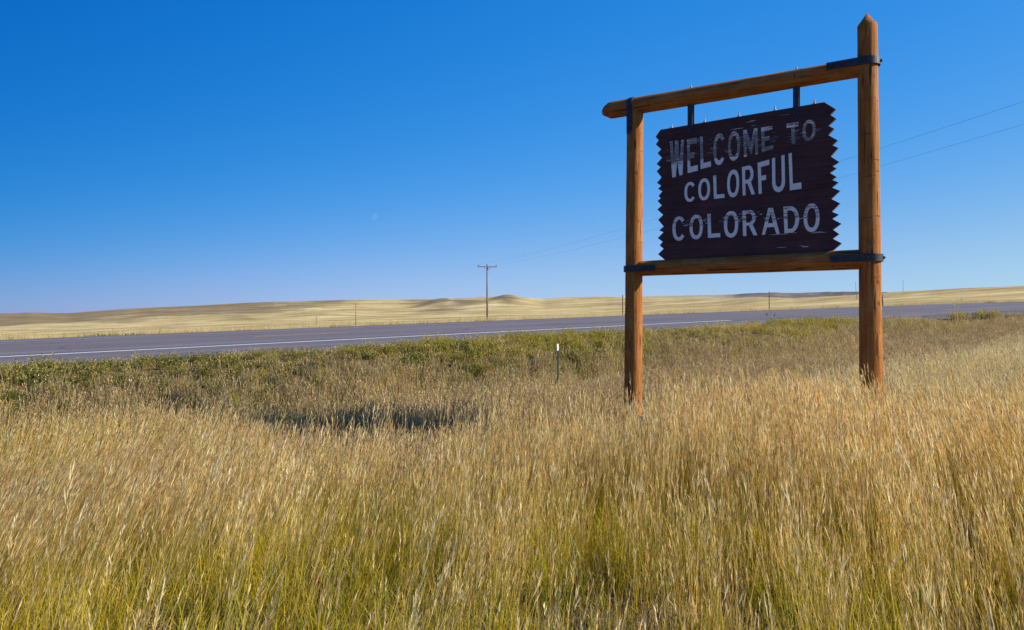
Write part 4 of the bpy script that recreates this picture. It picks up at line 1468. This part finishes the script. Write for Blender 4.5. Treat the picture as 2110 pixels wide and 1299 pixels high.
def spots(x, y):
    a, p = ap(x, y)
    return zone_bank(x, y) * (0.6 * np.exp(-((a - 13.0) / 1.7) ** 2) + np.exp(-((a - 9.2) / 1.2) ** 2) * 0.5 + 0.45 * np.exp(-((a - 23.5) / 2.2) ** 2) + 0.04) * sstep(13.2, 14.6, p)


x, y = sample(34, 9, 50, spots, 54)
lay("yellow_bank_weeds", x, y, bank_y, 4, 0.8, 1.4, 0.3, 0.12, label="yellow green weed patches at the top of the bank")


def far_edge(x, y):
    a, p = ap(x, y)
    return sstep(P_FAR + 0.1, P_FAR + 0.3, p) * (1 - sstep(P_FAR + 0.9, P_FAR + 2.6, p)) * sstep(-0.5, 0.3, fbm(a * 0.25, 1.1, 97))


x, y = sample(5, 28, 130, far_edge, 46)
lay("far_verge_grass", x, y, bank_v, 5, 0.7, 1.5, 0.3, 0.1, label="thin grass along the far edge of the road")


def prairie(x, y):
    a, p = ap(x, y)
    return sstep(P_FAR + 0.8, P_FAR + 3, p) * (1 - 0.8 * sstep(60, 150, np.hypot(x, y)))


x, y = sample(2.6, 30, 150, prairie, 46)
lay("prairie_grass", x, y, pale_f, 6, 0.35, 0.75, 0.2, 0.15, label="short pale prairie grass beyond the road")


# single plants that stand out -------------------------------------
def plant(name, label, clump, x, y, mat, scale=1.0, cat="plant", group=None, lean=0.0):
    o = clump.build(name, mat)
    link(o)
    o.location = (x, y, float(ground_z(x, y)) - 0.02)
    o.scale = (scale, scale, scale)
    o.rotation_euler = (0, lean, random.uniform(0, 6))
    tag(o, label, cat, group)
    return o


def at_px(pxx, p):
    k = (pxx - 1055) / 1594
    Y = p / (UX - k * UY)
    return k * Y, Y


x_, y_ = at_px(1585, 15.2)
plant("roadside_weed", "dark leafy weed standing up against the asphalt, seen under the hanging board", clump_weed(501, 4, 0.05, 0.40, 0.62, 'green', 0.11, 0.05, 5, 'dull', 'dull'), x_, y_, G_WEED)
for pxx, p, sc, lab in ((1975, 14.6, 1.0, "upright pale tuft beside the round green bush at the gravel edge"),
                        (2035, 14.5, 1.15, "rounded yellow green bush on the gravel edge at far right")):
    x_, y_ = at_px(pxx, p)
    cl = clump_weed(510 + pxx, 90, 0.36, 0.16, 0.36, 'lime' if pxx > 2000 else 'olive', 0.07, 0.02, 22, 'olive', 'gold')
    plant("roadside_bush", lab, cl, x_, y_, G_WEED, sc, "bush", "bushes at the gravel edge")
x_, y_ = at_px(2003, 14.5)
plant("roadside_bush", "low dark green bush between the pale tuft and the round bush", clump_weed(530, 50, 0.5, 0.16, 0.32, 'green', 0.06, 0.02, 22, 'olive'), x_, y_, G_WEED, 1.0, "bush", "bushes at the gravel edge")
x_, y_ = at_px(1970, 14.2)
plant("tall_grass_tuft", "tall feathery grass tuft rising against the road at far right", clump_tall(541, 16, 0.10, 2.2, 0.75, 1.05, 'pale', 'olive', 'pale', 6, 'olive', 0.06, 0.2, 0.014), x_, y_, G_STRAW, 1.0, "grass tuft")
x_, y_ = at_px(482, 12.4)
plant("tall_green_stalk", "single upright pale green stalk among the bank weeds at left", clump_tall(545, 3, 0.02, 2.6, 0.55, 0.75, 'olive', 'green', 'lime', 2, 'green', 0.05, 0.3, 0.02), x_, y_, G_LOW, 1.0, "plant")
# thin ghostly dry stalks against the road right of the pointed post
for pxx, lab in ((1868, "thin grey dry stalks against the road, nearest the pointed post"), (1893, "thin grey dry stalks against the road, farther from the pointed post")):
    x_, y_ = at_px(pxx, 13.2)
    plant("dry_stalks", lab, clump_tall(550 + pxx, 7, 0.12, 1.3, 0.55, 0.95, 'brown', 'dull', 'pale', 0, 'brown', 0.1, 0.06, 0.008), x_, y_, G_BROWN, 1.0, "dry stalks")
# weeds rooted against the far edge of the asphalt
EDGE_L = ["right one of the two green weeds at the far road edge at left", "left one of the two green weeds at the far road edge at left",
          "small green weed alone on the far road edge, right of the two at left", "low olive weed on the far road edge below the farthest power pole",
          "olive weed on the far road edge below the distant brown power pole", "tiny dark weed on the far road edge left of the T crossarm pole",
          "olive weed at the foot of the T crossarm pole", "olive weed on the far road edge just right of the sign's left post",
          "second olive weed on the far road edge right of the sign's left post", "green weed on the far road edge at far right"]
for i, (pxx, sc, pal) in enumerate(((215, 1.1, 'green'), (185, 1.0, 'olive'), (275, 0.9, 'green'), (500, 0.8, 'olive'), (700, 1.0, 'olive'), (871, 0.7, 'dull'), (995, 0.9, 'olive'), (1390, 0.8, 'olive'), (1428, 0.9, 'olive'), (2040, 1.2, 'green'))):
    x_, y_ = at_px(pxx, P_FAR + 0.45)
    plant("edge_weed", EDGE_L[i], clump_weed(600 + i, 40, 0.45, 0.06, 0.15, pal, 0.06, 0.025, 12, 'olive'), x_, y_, G_WEED, sc, "weed", "weeds along the far road edge")
# green and seeding stems in front of the right post
for i, (dx, dy, h) in enumerate(((-0.06, -0.30, 1.25), (0.06, -0.35, 1.05), (-0.14, -0.28, 0.95), (0.0, -0.42, 1.1))):
    pass
cl = clump_tall(700, 9, 0.13, 1.2, 0.55, 0.98, 'olive', 'dull', 'straw', 4, 'olive', 0.10, 0.12, 0.013)
plant("seeding_grass_tuft", "taller green tinged grass tuft growing against the foot of the pointed post", cl, float(Rb[0]) - 0.13, float(Rb[1]) - 0.30, G_STRAW, 1.0, "grass tuft")
cl = clump_tall(701, 7, 0.10, 1.2, 0.40, 0.66, 'straw', 'dull', 'straw', 4, 'gold', 0.10, 0.10, 0.012)
plant("seeding_grass_tuft", "dry grass tuft growing against the foot of the sign's left post", cl, float(SL[0]) - 0.13, float(SL[1]) - 0.28, G_STRAW, 1.0, "grass tuft")
